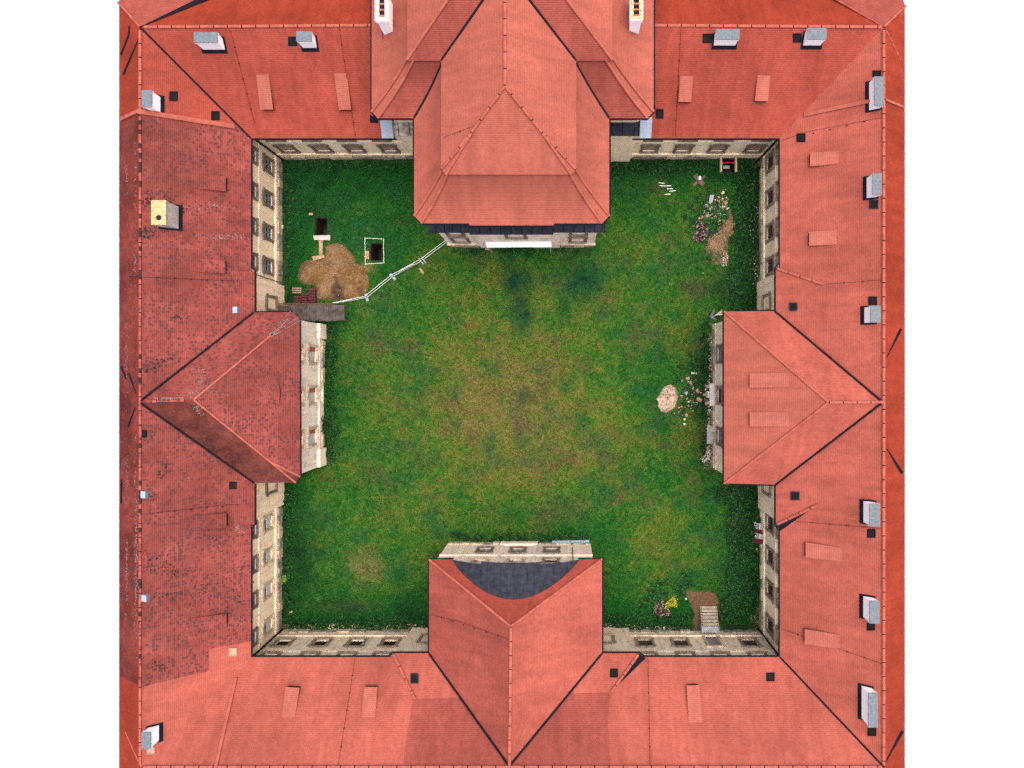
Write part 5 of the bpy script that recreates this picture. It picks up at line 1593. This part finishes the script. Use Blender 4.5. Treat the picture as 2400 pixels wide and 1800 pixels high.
slabthing('plank', rectp(1620, 872.5, 1633, 876.5), .05, .14, 'concrete', 'short grey board lying on the lawn above the scattered stones', 'plank')
slabthing('iron_bar', [(1554.5, 473.5), (1593.5, 475), (1593.5, 477), (1554.5, 476)], .03, .12, 'iron', 'long black bar lying in the grass below the white rods', 'bar')
slabthing('blue_slab', [(1664, 457), (1674, 456.5), (1671, 471), (1666, 478), (1661.5, 476)], .3, .42, 'foot', 'blue-grey slab leaning on the rubble', 'slab')

# white guard frame round the second pit
e = tag(empty('guard_frame', (P(877, 588).x, P(877, 588).y, 0)), 'white tape frame on short posts round the pit', 'barrier')
zg = .45
gp = [P(855, 558, zg), P(898.8, 560, zg), P(899.7, 616, zg), P(856.3, 619, zg)]
for i in range(4):
    b = MB(); b.tube([gp[i], gp[(i + 1) % 4]], .02, 6); b.build('rail', M['whitepaint'], e, True)
    b = MB(); b.tube([V3((gp[i].x, gp[i].y, 0)), gp[i] + V3((0, 0, .05))], .035, 6); b.build('post', M['whitepaint'], e, True)

# barrier fence: five panels, each with two rails, bars and feet
FP = [P(786, 712), P(861, 697), P(922, 648), P(990, 611), P(1050, 566)]
FLAB = ['barrier panel with white sheet next to the wooden lean-to', 'barrier panel along the edge of the brown earth heap', 'barrier panel carrying a white notice board', 'barrier panel reaching the wall of the tall pavilion']
for i in range(4):
    a_, b_ = FP[i], FP[i + 1]; d = (b_ - a_).normalized(); L = (b_ - a_).length
    a_, b_ = a_ + d * .06, b_ - d * .06
    e = tag(empty('barrier_panel', (a_ + b_) / 2), FLAB[i], 'barrier', 'barrier panels across the courtyard')
    hb = 1.15
    for zz in (.14, hb):
        m = MB(); m.tube([a_ + V3((0, 0, zz)), b_ + V3((0, 0, zz))], .032, 6); m.build('rail', M['steel'], e, True)
    for q in (a_, b_):
        m = MB(); m.tube([q + V3((0, 0, .02)), q + V3((0, 0, hb))], .035, 6); m.build('post', M['steel'], e, True)
    nb = int(L / .16)
    for k in range(1, nb):
        q = a_ + (b_ - a_) * k / nb
        m = MB(); m.tube([q + V3((0, 0, .14)), q + V3((0, 0, hb))], .007, 4); m.build('bar', M['steel'], e)
    nrm = V3((-d.y, d.x, 0))
    for q in ((b_,) if i < 3 else (b_, a_)):
        m = MB(); m.box(-.14, .14, -.42, .42, 0, .12, M=Matrix.Translation(q) @ Matrix.Rotation(math.atan2(d.y, d.x) + .1, 4, 'Z')); m.build('foot', M['foot'], e)
    if i == 2:
        F_ = frame((a_ + b_) / 2 + V3((0, 0, .62)) - nrm * .06, d)
        m = MB(); m.box(-.95, .95, -.015, .015, -.36, .36, M=F_); nb_ = m.build('notice_board', M['whitepaint'], e)
        m = MB()
        for row_ in range(3):
            x_ = -.8
            while x_ < .75:
                w_ = random.uniform(.1, .28); m.box(x_, min(x_ + w_, .8), -.02, -.016, .17 - row_ * .2 - .05, .17 - row_ * .2 + .05, M=F_); x_ += w_ + .09
        off = wloc(e); put('lettering', m.mesh([M['iron']], off, name='lettering'), nb_, Matrix.Translation(off))
    if i == 0:
        F_ = frame((a_ * .68 + b_ * .32) + V3((0, 0, .66)) - nrm * .06, d)
        m = MB(); m.box(-1.05, 1.0, -.012, .012, -.48, .5, M=F_); m.build('white_sheet', M['whitepaint'], e)

# stacks of roof tiles
def tile_stack(px0, py0, px1, py1, rows, mat, label, h=.75):
    a_, c_ = P(px0, py1, h), P(px1, py0, h)
    e = tag(empty('tile_stack', ((a_.x + c_.x) / 2, (a_.y + c_.y) / 2, 0)), label, 'tile stack', 'stacks of roof tiles by the lean-to')
    b = MB(); b.box(a_.x, c_.x, a_.y, c_.y, 0, .12); b.build('pallet', M['plank_brown'], e)
    n = rows; dy = (c_.y - a_.y) / n
    for k in range(n):
        y0 = a_.y + dy * k; hh = h * random.uniform(.8, 1.0)
        nt = 7; w_ = (c_.x - a_.x) / nt
        b = MB()
        for q in range(nt):
            x0 = a_.x + w_ * q; b.box(x0 + .008, x0 + w_ - .008, y0 + .02 + random.uniform(0, .02), y0 + dy - .05, .121, hh + random.uniform(-.05, .03))
        b.build('tile_row', M[mat], e)
tile_stack(684, 672.7, 705, 687.6, 3, 'rock_a', 'pale tan stack of tiles nearest the old wing', .5)
tile_stack(688, 692.7, 704.5, 711, 3, 'stack', 'dark red tile stack below the pale tan one')
tile_stack(705.5, 686, 721.5, 710, 4, 'stack', 'dark red tile stack in the middle of the three', .85)
tile_stack(722.5, 674.5, 738, 710, 5, 'stack', 'longest dark red tile stack, touching the earth heap', .8)

# wooden lean-to with a plank roof
e = tag(empty('wooden_lean_to', (P(746, 733).x, P(746, 733).y, 0)), 'weathered grey plank roof on posts reaching into the courtyard', 'lean-to')
za, zb = 2.5, 2.2
X0, X1 = P(686, 0, 2.35).x, P(807, 0, 2.35).x
Y1, Y0 = P(0, 715, za).y, P(0, 752, zb).y
n = 30
for i in range(n):
    x0 = X0 + (X1 - X0) * i / n; x1 = X0 + (X1 - X0) * (i + 1) / n - .02
    dz, dy = random.uniform(-.02, .02), random.uniform(-.07, .07)
    m = MB()
    p = [V3((x0, Y0 + dy, zb + dz)), V3((x1, Y0 + dy, zb + dz)), V3((x1, Y1, za + dz)), V3((x0, Y1, za + dz))]
    m.face(p); lowp = [q - V3((0, 0, .035)) for q in p]; m.face(list(reversed(lowp)))
    for k in range(4): m.face([p[k], lowp[k], lowp[(k + 1) % 4], p[(k + 1) % 4]])
    m.build('plank', M['plank'], e)
X0b = P(645, 0, 2.4).x; Y0b = P(0, 729, 2.4).y
for i in range(10):
    x0 = X0b + (X0 - X0b) * i / 10; m = MB(); m.box(x0, x0 + (X0 - X0b) / 10 - .03, Y0b, Y1, 2.35, 2.4 + random.uniform(0, .03)); m.build('plank', M['plank'], e)
for yy, zz in ((Y1 - .06, za - .12), ((Y0 + Y1) / 2, (za + zb) / 2 - .12), (Y0 + .12, zb - .12)):
    m = MB(); m.box(X0 - 1.7 if yy > Y0 + .6 else X0, X1, yy - .06, yy + .06, zz - .06, zz + .07); m.build('rafter', M['plank_brown'], e)
m = MB(); m.tube([(X0b, Y1 + .12, 2.5), (X1 - 1.2, Y1 + .10, 2.52)], .07, 6); m.build('ridge_pole', M['plank_brown'], e)
for xx in (X0 + .3, (X0 + X1) / 2, X1 - .2):
    for yy, zz in ((Y0 + .12, zb - .18), (Y1 - .06, za - .18)):
        m = MB(); m.box(xx - .06, xx + .06, yy - .06, yy + .06, -.05, zz); m.build('post', M['plank_brown'], e)
slabthing('plank', [(742, 709), (786, 714.5), (786, 716), (742, 711)], .5, .6, 'plank', 'thin grey board sticking out beside the tile stacks', 'plank')

# white canopy at the foot of the tall pavilion
e = tag(empty('white_canopy', (-5, 12.9, 0)), 'long white flat canopy over the entrance of the tall pavilion', 'canopy')
p0, p1, p2, p3 = P(1137, 566.5, 4.45), P(1292, 565.8, 4.45), P(1292.5, 579, 4.3), P(1141, 580, 4.3)
m = MB(); m.roofpoly([p0, p1, p2, p3], 0, .1); m.build('canopy_sheet', M['whitepaint'], e)
for p in (p2, p3):
    m = MB(); m.box(p.x - (.2 if p is p2 else -.08), p.x + (-.08 if p is p2 else .2), p.y + .05, p.y + .17, 0, 4.2); m.build('post', M['steel'], e)
m = MB(); m.box(p3.x + .21, p2.x - .21, p3.y + .06, p3.y + .14, 4.08, 4.2); m.build('beam', M['steel'], e)
slabthing('step_block', rectp(1137, 580.5, 1149, 586), 0, .35, 'rock_d', 'pale stone block under the left end of the white canopy', 'block')

# ------------------------------------------------------------------ stones
ROCKS = []
for sd_ in range(6):
    bm = bmesh.new(); bmesh.ops.create_icosphere(bm, subdivisions=2 if sd_ < 2 else 1, radius=1)
    r = random.Random(sd_ + 40)
    dirs = [V3((r.uniform(-1, 1), r.uniform(-1, 1), r.uniform(-1, 1))).normalized() for _ in range(7)]
    for v in bm.verts:
        for dd in dirs:
            k = v.co.dot(dd)
            if k > .62: v.co -= dd * (k - .62)
        v.co *= r.uniform(.93, 1.07); v.co.z *= .75
    me = bpy.data.meshes.new('stone'); bm.to_mesh(me); bm.free(); ROCKS.append(me)
ROCKM = {}
def rock_mesh(i, mat):
    if (i, mat) not in ROCKM:
        me = ROCKS[i].copy(); me.materials.append(M[mat]); ROCKM[(i, mat)] = me
    return ROCKM[(i, mat)]
def stone(px, py, size_px, mat, parent=None, z=0.0, label=None, name='stone', group=None, sq=1.0):
    p = P(px, py, z); s = size_px / 2 * (H - z) / F
    Mx = Matrix.Translation((p.x, p.y, z + s * .35)) @ Matrix.Rotation(random.uniform(0, 6.28), 4, 'Z') @ Matrix.Rotation(random.uniform(-.3, .3), 4, 'X') @ Matrix.Diagonal((s * random.uniform(.85, 1.25), s * random.uniform(.75, 1.1), s * .8 * sq, 1))
    o = put(name, rock_mesh(random.randrange(6), mat), parent, Mx)
    if label: tag(o, label, 'stone', group)
    return o
def heap(name, px, py, label, cat, stones, fill=None, zs_=0.0):
    p = P(px, py); e = tag(empty(name, (p.x, p.y, 0)), label, cat)
    for s in stones: stone(*s[:4], e, s[4] if len(s) > 4 else zs_)
    if fill:
        n, poly, mats, sz, zmax = fill
        xs = [q[0] for q in poly]; ys = [q[1] for q in poly]; m = MB(); k = 0
        VV, FF, MI = [], [], []
        while k < n:
            x_, y_ = random.uniform(min(xs), max(xs)), random.uniform(min(ys), max(ys))
            if not inpoly(np.array([x_]), np.array([y_]), poly)[0]: continue
            k += 1
            me = ROCKS[2 + random.randrange(4)]; s = random.uniform(*sz)
            Mx = Matrix.Translation((x_, y_, random.uniform(0, zmax))) @ Matrix.Rotation(random.uniform(0, 6.28), 4, V3((random.random(), random.random(), random.random() + .1)).normalized()) @ Matrix.Diagonal((s, s * random.uniform(.5, 1), s * random.uniform(.4, .9), 1))
            o_ = len(VV); VV += [Mx @ v.co - V3((p.x, p.y, 0)) for v in me.vertices]
            mi = random.randrange(len(mats))
            for f in me.polygons: FF.append([o_ + i for i in f.vertices]); MI.append(mi)
        me = bpy.data.meshes.new('small_rubble'); me.from_pydata(VV, [], FF)
        for q in mats: me.materials.append(M[q])
        me.polygons.foreach_set('material_index', MI); me.update()
        o = put('small_rubble', me, e, Matrix.Translation((p.x, p.y, 0))); o['kind'] = 'stuff'
    return e
z2 = lambda x, y: (1580 + x / 5.925, 370 + y / 5.925)
def ZS(lst): return [(*z2(x, y), s / 5.925, m_) for x, y, s, m_ in lst]
heap('rubble_heap', 1683, 480, 'scattered tan and white rubble stones beside the bare earth mound', 'rubble',
     ZS([(675, 485, 60, 'rock_c'), (718, 555, 34, 'rock_c'), (715, 440, 28, 'rock_d'), (620, 545, 36, 'rock_d'), (665, 585, 50, 'rock_a'), (715, 620, 62, 'rock_a'), (540, 628, 40, 'rock_a'), (465, 668, 55, 'rock_b'),
         (378, 690, 46, 'rock_d'), (500, 705, 50, 'rock_b'), (412, 758, 52, 'rock_a'), (452, 755, 36, 'rock_d'), (390, 815, 56, 'rock_d'), (455, 805, 60, 'rock_a'), (625, 735, 64, 'rock_a'), (675, 700, 60, 'rock_a'),
         (725, 708, 42, 'rock_c'), (655, 790, 50, 'rock_b'), (630, 850, 50, 'rock_a'), (658, 880, 36, 'rock_c'), (700, 890, 36, 'rock_d'), (620, 925, 28, 'rock_c'), (570, 690, 40, 'rock_a'), (605, 770, 40, 'rock_d')]),
     (170, pxpoly([(420, 640), (600, 560), (760, 560), (740, 820), (640, 920), (520, 850), (380, 840)], 1580, 370, 5.925), ['rock_a', 'rock_b', 'rock_c', 'rock_d'], (.05, .16), .2))
heap('broken_tile_heap', 1641, 540, 'dark heap of broken burnt roof tiles on the lawn', 'rubble',
     ZS([(355, 1080, 30, 'rock_d'), (412, 1045, 30, 'rock_d'), (275, 950, 30, 'rock_b')]),
     (420, pxpoly([(300, 900), (340, 840), (400, 850), (400, 940), (470, 990), (460, 1070), (400, 1150), (320, 1180), (260, 1140), (270, 1080), (310, 1010)], 1580, 370, 5.925), ['tile_waste', 'tile_waste', 'tile_waste', 'rock_d', 'stack', 'rock_b'], (.06, .19), .45))
heap('pebble_heap', 1696, 609, 'small heap of pinkish white stones at the foot of the earth mound', 'rubble',
     [], (190, pxpoly([(700, 1310), (750, 1370), (720, 1500), (660, 1510), (630, 1440), (640, 1360)], 1580, 370, 5.925), ['rock_d', 'rock_c', 'rock_b', 'rock_d'], (.05, .13), .3))
z3 = lambda x, y: (1190 + x / 4.6085, 720 + y / 4.6085)
heap('stone_scatter', 1625, 925, 'flat stones and pale blocks strewn beside the pinkish gravel heap', 'rubble',
     [(*z3(x, y), s / 4.6, m_) for x, y, s, m_ in ((1945, 770, 48, 'rock_d'), (1880, 795, 34, 'rock_a'), (1978, 815, 44, 'rock_d'), (2055, 905, 56, 'rock_d'), (2068, 995, 72, 'rock_d'), (1925, 930, 44, 'foot'), (1875, 960, 30, 'rock_a'),
      (1935, 985, 34, 'rock_d'), (1952, 1022, 30, 'rock_c'), (1930, 1168, 40, 'rock_d'), (1910, 1212, 30, 'rock_c'), (1908, 1262, 38, 'rock_c'), (1955, 1065, 26, 'rock_a'), (1880, 1075, 26, 'rock_a'), (1850, 1085, 26, 'rock_d'), (2000, 880, 26, 'rock_a'))],
     (60, pxpoly([(1860, 780), (2080, 780), (2090, 1000), (1960, 1180), (1780, 1180), (1850, 1000)], 1190, 720, 4.6085), ['rock_a', 'rock_d', 'rock_c'], (.05, .13), .5), .3)
z4 = lambda x, y: (1500 + x / 6.703, 1380 + y / 6.703)
heap('brick_heap', 1547, 1426, 'heap of broken bricks and stones beside the yellow shrub', 'rubble',
     [(*z4(x, y), s / 6.7, m_) for x, y, s, m_ in ((250, 235, 60, 'rock_d'), (365, 243, 54, 'rock_d'), (440, 395, 60, 'rock_d'), (405, 262, 36, 'rock_b'), (290, 180, 40, 'stack'), (215, 400, 36, 'rock_b'))],
     (260, pxpoly([(230, 250), (300, 160), (400, 220), (430, 300), (480, 380), (420, 430), (300, 420), (180, 400), (200, 330)], 1500, 1380, 6.703), ['tile_waste', 'stack', 'rock_d', 'tile_waste', 'rock_b'], (.05, .15), .35))
heap('stone_heap', 1724, 1375, 'stones half buried in weeds right of the stone stair', 'rubble',
     [(1722, 1362, 8, 'rock_b'), (1710, 1377, 7, 'rock_d'), (1726, 1391, 9, 'rock_a'), (1717, 1369, 6, 'rock_d'), (1730, 1372, 6, 'rock_c')],
     (120, pxpoly([(1705, 1358), (1735, 1358), (1736, 1398), (1712, 1400)]), ['tile_waste', 'rock_d', 'rock_b', 'tile_waste'], (.04, .13), .2))
heap('wall_debris', 1768, 540, 'strip of fallen plaster and stones along the foot of the wing with chimneys', 'rubble', [],
     (110, pxpoly([(1762, 400), (1778, 400), (1778, 660), (1756, 690), (1752, 640)]), ['rock_a', 'rock_d', 'rock_c', 'rock_b'], (.03, .12), .12))
heap('wall_debris', 800, 1469, 'strip of fallen plaster along the wall with dark lattice windows', 'rubble', [],
     (230, pxpoly([(660, 1462), (1000, 1462), (1000, 1474), (660, 1476)]), ['rock_a', 'rock_d', 'rock_c', 'rock_d'], (.04, .14), .12))
heap('wall_debris', 1450, 1466, 'strip of fallen plaster left of the stone stair', 'rubble', [],
     (120, pxpoly([(1412, 1458), (1470, 1462), (1640, 1470), (1640, 1476), (1412, 1472)]), ['rock_a', 'rock_c', 'rock_d'], (.04, .13), .12))
heap('wall_debris', 1658, 930, 'bank of pale debris around the doorway of the clean hipped pavilion', 'rubble',
     [(1655, 905, 10, 'rock_d'), (1652, 925, 12, 'rock_a'), (1656, 945, 10, 'rock_d')],
     (260, pxpoly([(1660, 790), (1668, 790), (1668, 1090), (1655, 1080), (1658, 960), (1650, 930), (1655, 900), (1662, 880)]), ['rock_a', 'rock_d', 'rock_c'], (.04, .16), .2))
stone(1772, 1290, 14, 'rock_d', label='flat pinkish boulder leaning on the wing wall below the red panels', name='boulder')
stone(1726, 1257, 9, 'rock_d', label='round pinkish stone at the lower edge of the dark reddish shrub', name='boulder')
stone(1710, 1226, 7, 'brick', label='small orange-red stone left of the dark reddish shrub', name='boulder')
stone(1648, 640, 5, 'rock_a', label='single small pale stone on the lawn below the earth mound', name='boulder')
stone(1608, 1403, 6, 'rock_c', label='small white stone on the lawn left of the stair path', name='boulder')
stone(683, 1434, 8, 'rock_d', label='tan stone in the weeds near the old wing corner', name='boulder')

# six white rods in the grass
ROD = ['topmost white rod of the loose six in the grass', 'white rod at the left end of the second row of rods', 'white rod at the right end of the second row of rods', 'white rod in the middle of the loose six', 'white rod reaching furthest right among the six', 'lowest white rod of the loose six in the grass']
for i, (x0, y0, x1, y1) in enumerate(((1543.7, 428, 1557, 430), (1546, 435, 1559, 436), (1560, 435.5, 1572.5, 435.5), (1563, 442, 1576.5, 442.5), (1569, 448.5, 1583.5, 446.8), (1558, 455.5, 1571, 455))):
    a_, b_ = P(x0, y0, .1), P(x1, y1, .1); c_ = (a_ + b_) / 2
    m = MB(); m.tube([a_ - c_, b_ - c_], .04, 8); m.tube([(b_ - c_) * 1.001, (b_ - c_) * 1.12], .025, 8)
    o = put('white_rod', m.mesh([M['whitepaint']], smooth=False, name='white_rod'), None, Matrix.Translation(c_)); tag(o, ROD[i], 'rod', 'white rods in the grass')
# crossed planks
e = tag(empty('crossed_planks', (P(1638, 423).x, P(1638, 423).y, 0)), 'two brown boards lying crossed on the lawn', 'planks')
for pts, z_ in (([(1624, 413), (1633, 407), (1653, 430), (1645, 437)], .18), ([(1623, 432), (1628, 436), (1655, 414), (1650, 411)], .06)):
    q = [P(x_, y_, z_) for x_, y_ in pts]; m = MB(); m.prism([(p.x, p.y) for p in reversed(q)], z_ - .05, z_ + .02); m.build('plank', M['plank_brown'], e)
m = MB(); p = P(1640.5, 417, .25); m.box(p.x - .12, p.x + .12, p.y - .2, p.y + .2, .201, .26); m.build('white_block', M['whitepaint'], e)

# cellar entrance with tape
x0, y0, x1, y1 = pit3
e = pit(pit3, 2.4, 'cellar_entrance', 'sunken cellar entrance between two low walls closed off with red tape', 'entrance')
for xx in (x0 - .2, x1 + .02):
    m = MB(); m.box(xx, xx + .2, y0 - .05, y1 + .3, -.1, .55); m.build('side_wall', M['stone_pale'], e)
for k in range(6):
    m = MB(); m.box(x0 + .02, x1 - .02, y0 + k * .24, y0 + (k + 1) * .24 - .01, -2.4, -.45 - k * .33); m.build('step', M['soil_shade'], e)  # dark material paints the shade inside the entrance onto the steps
m = MB(); q0, q1 = V3((x0, y1 - .55, .5)), V3((x1, y1 - .5, .5)); m.ribbon([q0, q0.lerp(q1, .4) + V3((0, .08, -.05)), q1], .09, 0, 0, .01); m.build('warning_tape', M['tape_red'], e)
m = MB(); p = P(1703, 392.5, -.5); m.box(p.x - .35, p.x + .3, p.y - .15, p.y + .2, -.55, -.5, M=None); m.build('sheet_of_paper', M['concrete'], e)

# stone stair
e = tag(empty('stone_stair', (15.6, -26.5, 0)), 'six-step stone stair with grey landing leading to the wing door', 'stair')
yb0 = P(0, 1421, .05).y
ys = [P(0, yv, .1 + .19 * i).y for i, yv in enumerate((1421, 1428.5, 1436.5, 1444.5, 1452.5, 1460.5, 1469))]
for i in range(6):
    xa_, xb_ = P(1641.3 + i * .35, 0, .1 + .19 * i).x, P(1681 + i * .5, 0, .1 + .19 * i).x
    m = MB(); m.box(15.6 - .92, 15.6 + .92, ys[i + 1] + .05, ys[i], -.1, .17 * (i + 1)); o = m.build('step', M['step'], e)
    md = o.modifiers.new('b', 'BEVEL'); md.width = .025; md.segments = 2
    for s in (-1, 1):
        h_ = MB(); h_.box(15.6 + s * .8 - .05, 15.6 + s * .8 + .05, ys[i] - .2, ys[i] - .1, .17 * (i + 1), .17 * (i + 1) + .012); off = wloc(e); put('iron_socket', h_.mesh([M['soil_shade']], off, name='iron_socket'), o, Matrix.Translation(off))
m = MB(); m.box(15.6 - .86, 15.6 + .86, ys[6] + .01, ys[0] - .1, -.1, .12); m.build('stair_core', M['soil_shade'], e)  # dark backing seen between the steps, standing in for the nosing shadows
m = MB(); m.box(15.6 - .94, 15.6 + .94, WB + .18, ys[6], -.1, 1.2); m.build('landing', M['concrete_blue'], e)

# iron window-well railings
for px0, px1, lab in ((1577, 1624, 'black iron window-well grating left of the stone stair'), (1698, 1750, 'black iron window-well grating right of the stone stair')):
    a_, b_ = P(px0, 1481, .5), P(px1, 1481, .5)
    e = tag(empty('well_grating', ((a_.x + b_.x) / 2, WB + .5, 0)), lab, 'grating', 'iron gratings over the window wells')
    yw = WB + .18
    m = MB(); m.tube([(a_.x, yw, .45), (a_.x + .2, yw + .4, .45), (b_.x - .2, yw + .4, .45), (b_.x, yw, .45)], .03, 6); m.build('rim', M['iron'], e)
    for k in range(8):
        x_ = a_.x + .2 + (b_.x - a_.x - .4) * k / 7; m = MB(); m.tube([(x_, yw, .48), (x_ - .12, yw + .42, .45), (x_ - .12, yw + .42, 0)], .022, 5); m.build('bar', M['iron'], e)

# red and white slatted panels against the wing wall
RP = (('topmost white slatted panel against the wing wall', 1225, 1240, 'whitepaint'), ('upper dark red panel between the two white ones', 1239, 1250, 'redpaint'), ('lower white slatted panel between the dark red ones', 1249, 1262, 'whitepaint'), ('lowest dark red panel against the wing wall', 1261, 1273, 'redpaint'))
for lab, py0, py1, mt in RP:
    a_, b_ = P(1765, py1, .3), P(1782, py0, .9)
    yA, yB = P(0, py1, .6).y, P(0, py0, .6).y
    xa_, xb_ = P(1765, 0, .2).x, WR - .1
    e = tag(empty('slatted_panel', ((xa_ + xb_) / 2, (yA + yB) / 2, 0)), lab, 'panel', 'red and white panels leaning on the wall')
    n = 5
    for k in range(n):
        y_ = yA + (yB - yA) * (k + .5) / n; wd = (yB - yA) / n * (.5 if mt == 'whitepaint' else .46)
        m = MB(); q = [V3((xa_, y_ - wd, .15)), V3((xa_, y_ + wd, .15)), V3((xb_, y_ + wd, 1.25)), V3((xb_, y_ - wd, 1.25))]
        if mt == 'whitepaint': q = [V3((p.x, y_ + (p.y - y_) * .32, p.z)) for p in q]
        m.roofpoly(q, 0, .04); m.build('slat', M[mt], e)
    for t in (.25, .75):
        x_ = xa_ + (xb_ - xa_) * t; z_ = .15 + 1.1 * t; m = MB(); m.box(x_ - .05, x_ + .05, yA, yB, z_ - .10, z_ - .045); m.build('rail', M[mt], e)

# slats, poles and sticks by the clean pavilion
e = tag(empty('slat_stack', (P(1664, 1018).x, P(1664, 1018).y, 0)), 'stack of long grey slats leaning on the pavilion debris', 'planks')
for k in range(6):
    a_, b_ = P(1658.5 + k * 2.4, 995 + k, .35 + .08 * k), P(1657.5 + k * 2.5, 1040, .35 + .08 * k); m = MB(); m.box(-.05, .05, 0, (a_ - b_).length, -.03, .03, M=Matrix.Translation(b_) @ Matrix.Rotation(-.03, 4, 'Z')); m.build('slat', M['concrete'], e)
e = tag(empty('stick_pile', (P(1656, 1066).x, P(1656, 1066).y, 0)), 'loose pile of pale sticks and roots by the pavilion corner', 'sticks')
for k in range(14):
    c_ = P(1656 + random.uniform(-7, 6), 1066 + random.uniform(-14, 14), .25); an = random.uniform(0.6, 2.2); L = random.uniform(.3, .75); v_ = V3((math.cos(an) * L, math.sin(an) * L, random.uniform(-.1, .15)))
    m = MB(); m.tube([c_ - v_, c_, c_ + v_ + V3((.05, .05, 0))], [.04, .035, .02], 5); m.build('stick', M['rock_c' if k % 2 else 'rock_a'], e)
e = tag(empty('pole_pile', (P(1682, 736).x, P(1682, 736).y, 0)), 'poles and crumpled tarpaulin beside the corner of the clean hipped roof', 'poles')
for k in range(7):
    a_, b_ = P(1667 + k * 1.5, 746 - k * 1.2, .3 + .05 * k), P(1692 + k * .5, 726 + k * 2.0, .7); m = MB(); m.tube([a_, b_], .035, 5); m.build('pole', M[('rock_a', 'concrete', 'rock_c')[k % 3]], e)
m = MB(); pts = [P(1663, 743, .25), P(1671, 726, .8), P(1676, 728, .9), P(1671, 741, .4), P(1681, 749, .35), P(1677, 752, .2)]
m.face([pts[0], pts[3], pts[2], pts[1]]); m.face([pts[0], pts[5], pts[4], pts[3]]); m.build('tarpaulin', M['zinc'], e)
# long metal trough against the bottom pavilion
e = tag(empty('metal_trough', (P(1338, 1270).x, P(1338, 1270).y, 0)), 'long blue-grey metal gutter piece lying against the pavilion facade', 'gutter piece')
a_, b_ = P(1294, 1270, .6), P(1381, 1268.5, .6); m = MB()
for k in range(6):
    t0, t1 = math.pi * k / 6, math.pi * (k + 1) / 6; r_ = .16
    q = lambda p, t: V3((p.x, p.y + r_ * math.cos(t), .6 - r_ * math.sin(t)))
    m.face([q(a_, t0), q(b_, t0), q(b_, t1), q(a_, t1)])
m.build('trough', M['blue_zinc'], e)
for t in (.15, .5, .85):
    p = a_.lerp(b_, t); m = MB(); m.box(p.x - .05, p.x + .05, p.y - .15, p.y + .15, 0, .45); m.build('support', M['plank_brown'], e)
# low kerb along the sunken strip
for x0_, ya_, yb_, lab in ((20.08, 6.5, 17.5, 'thin stone kerb edging the ditch of the chimney wing'), (14.68, -9.8, 4.8, 'thin stone kerb edging the ditch of the clean pavilion')):
    e = tag(empty('ditch_kerb', (x0_, (ya_ + yb_) / 2, 0)), lab, 'kerb')
    y_ = ya_
    while y_ < yb_:
        L = random.uniform(.7, 1.2); m = MB(); m.box(x0_ - .04, x0_ + .04, y_ + .01, min(y_ + L, yb_) - .01, -.5, .05 + random.uniform(0, .03)); m.build('kerb_stone', M['soil_shade'], e); y_ += L
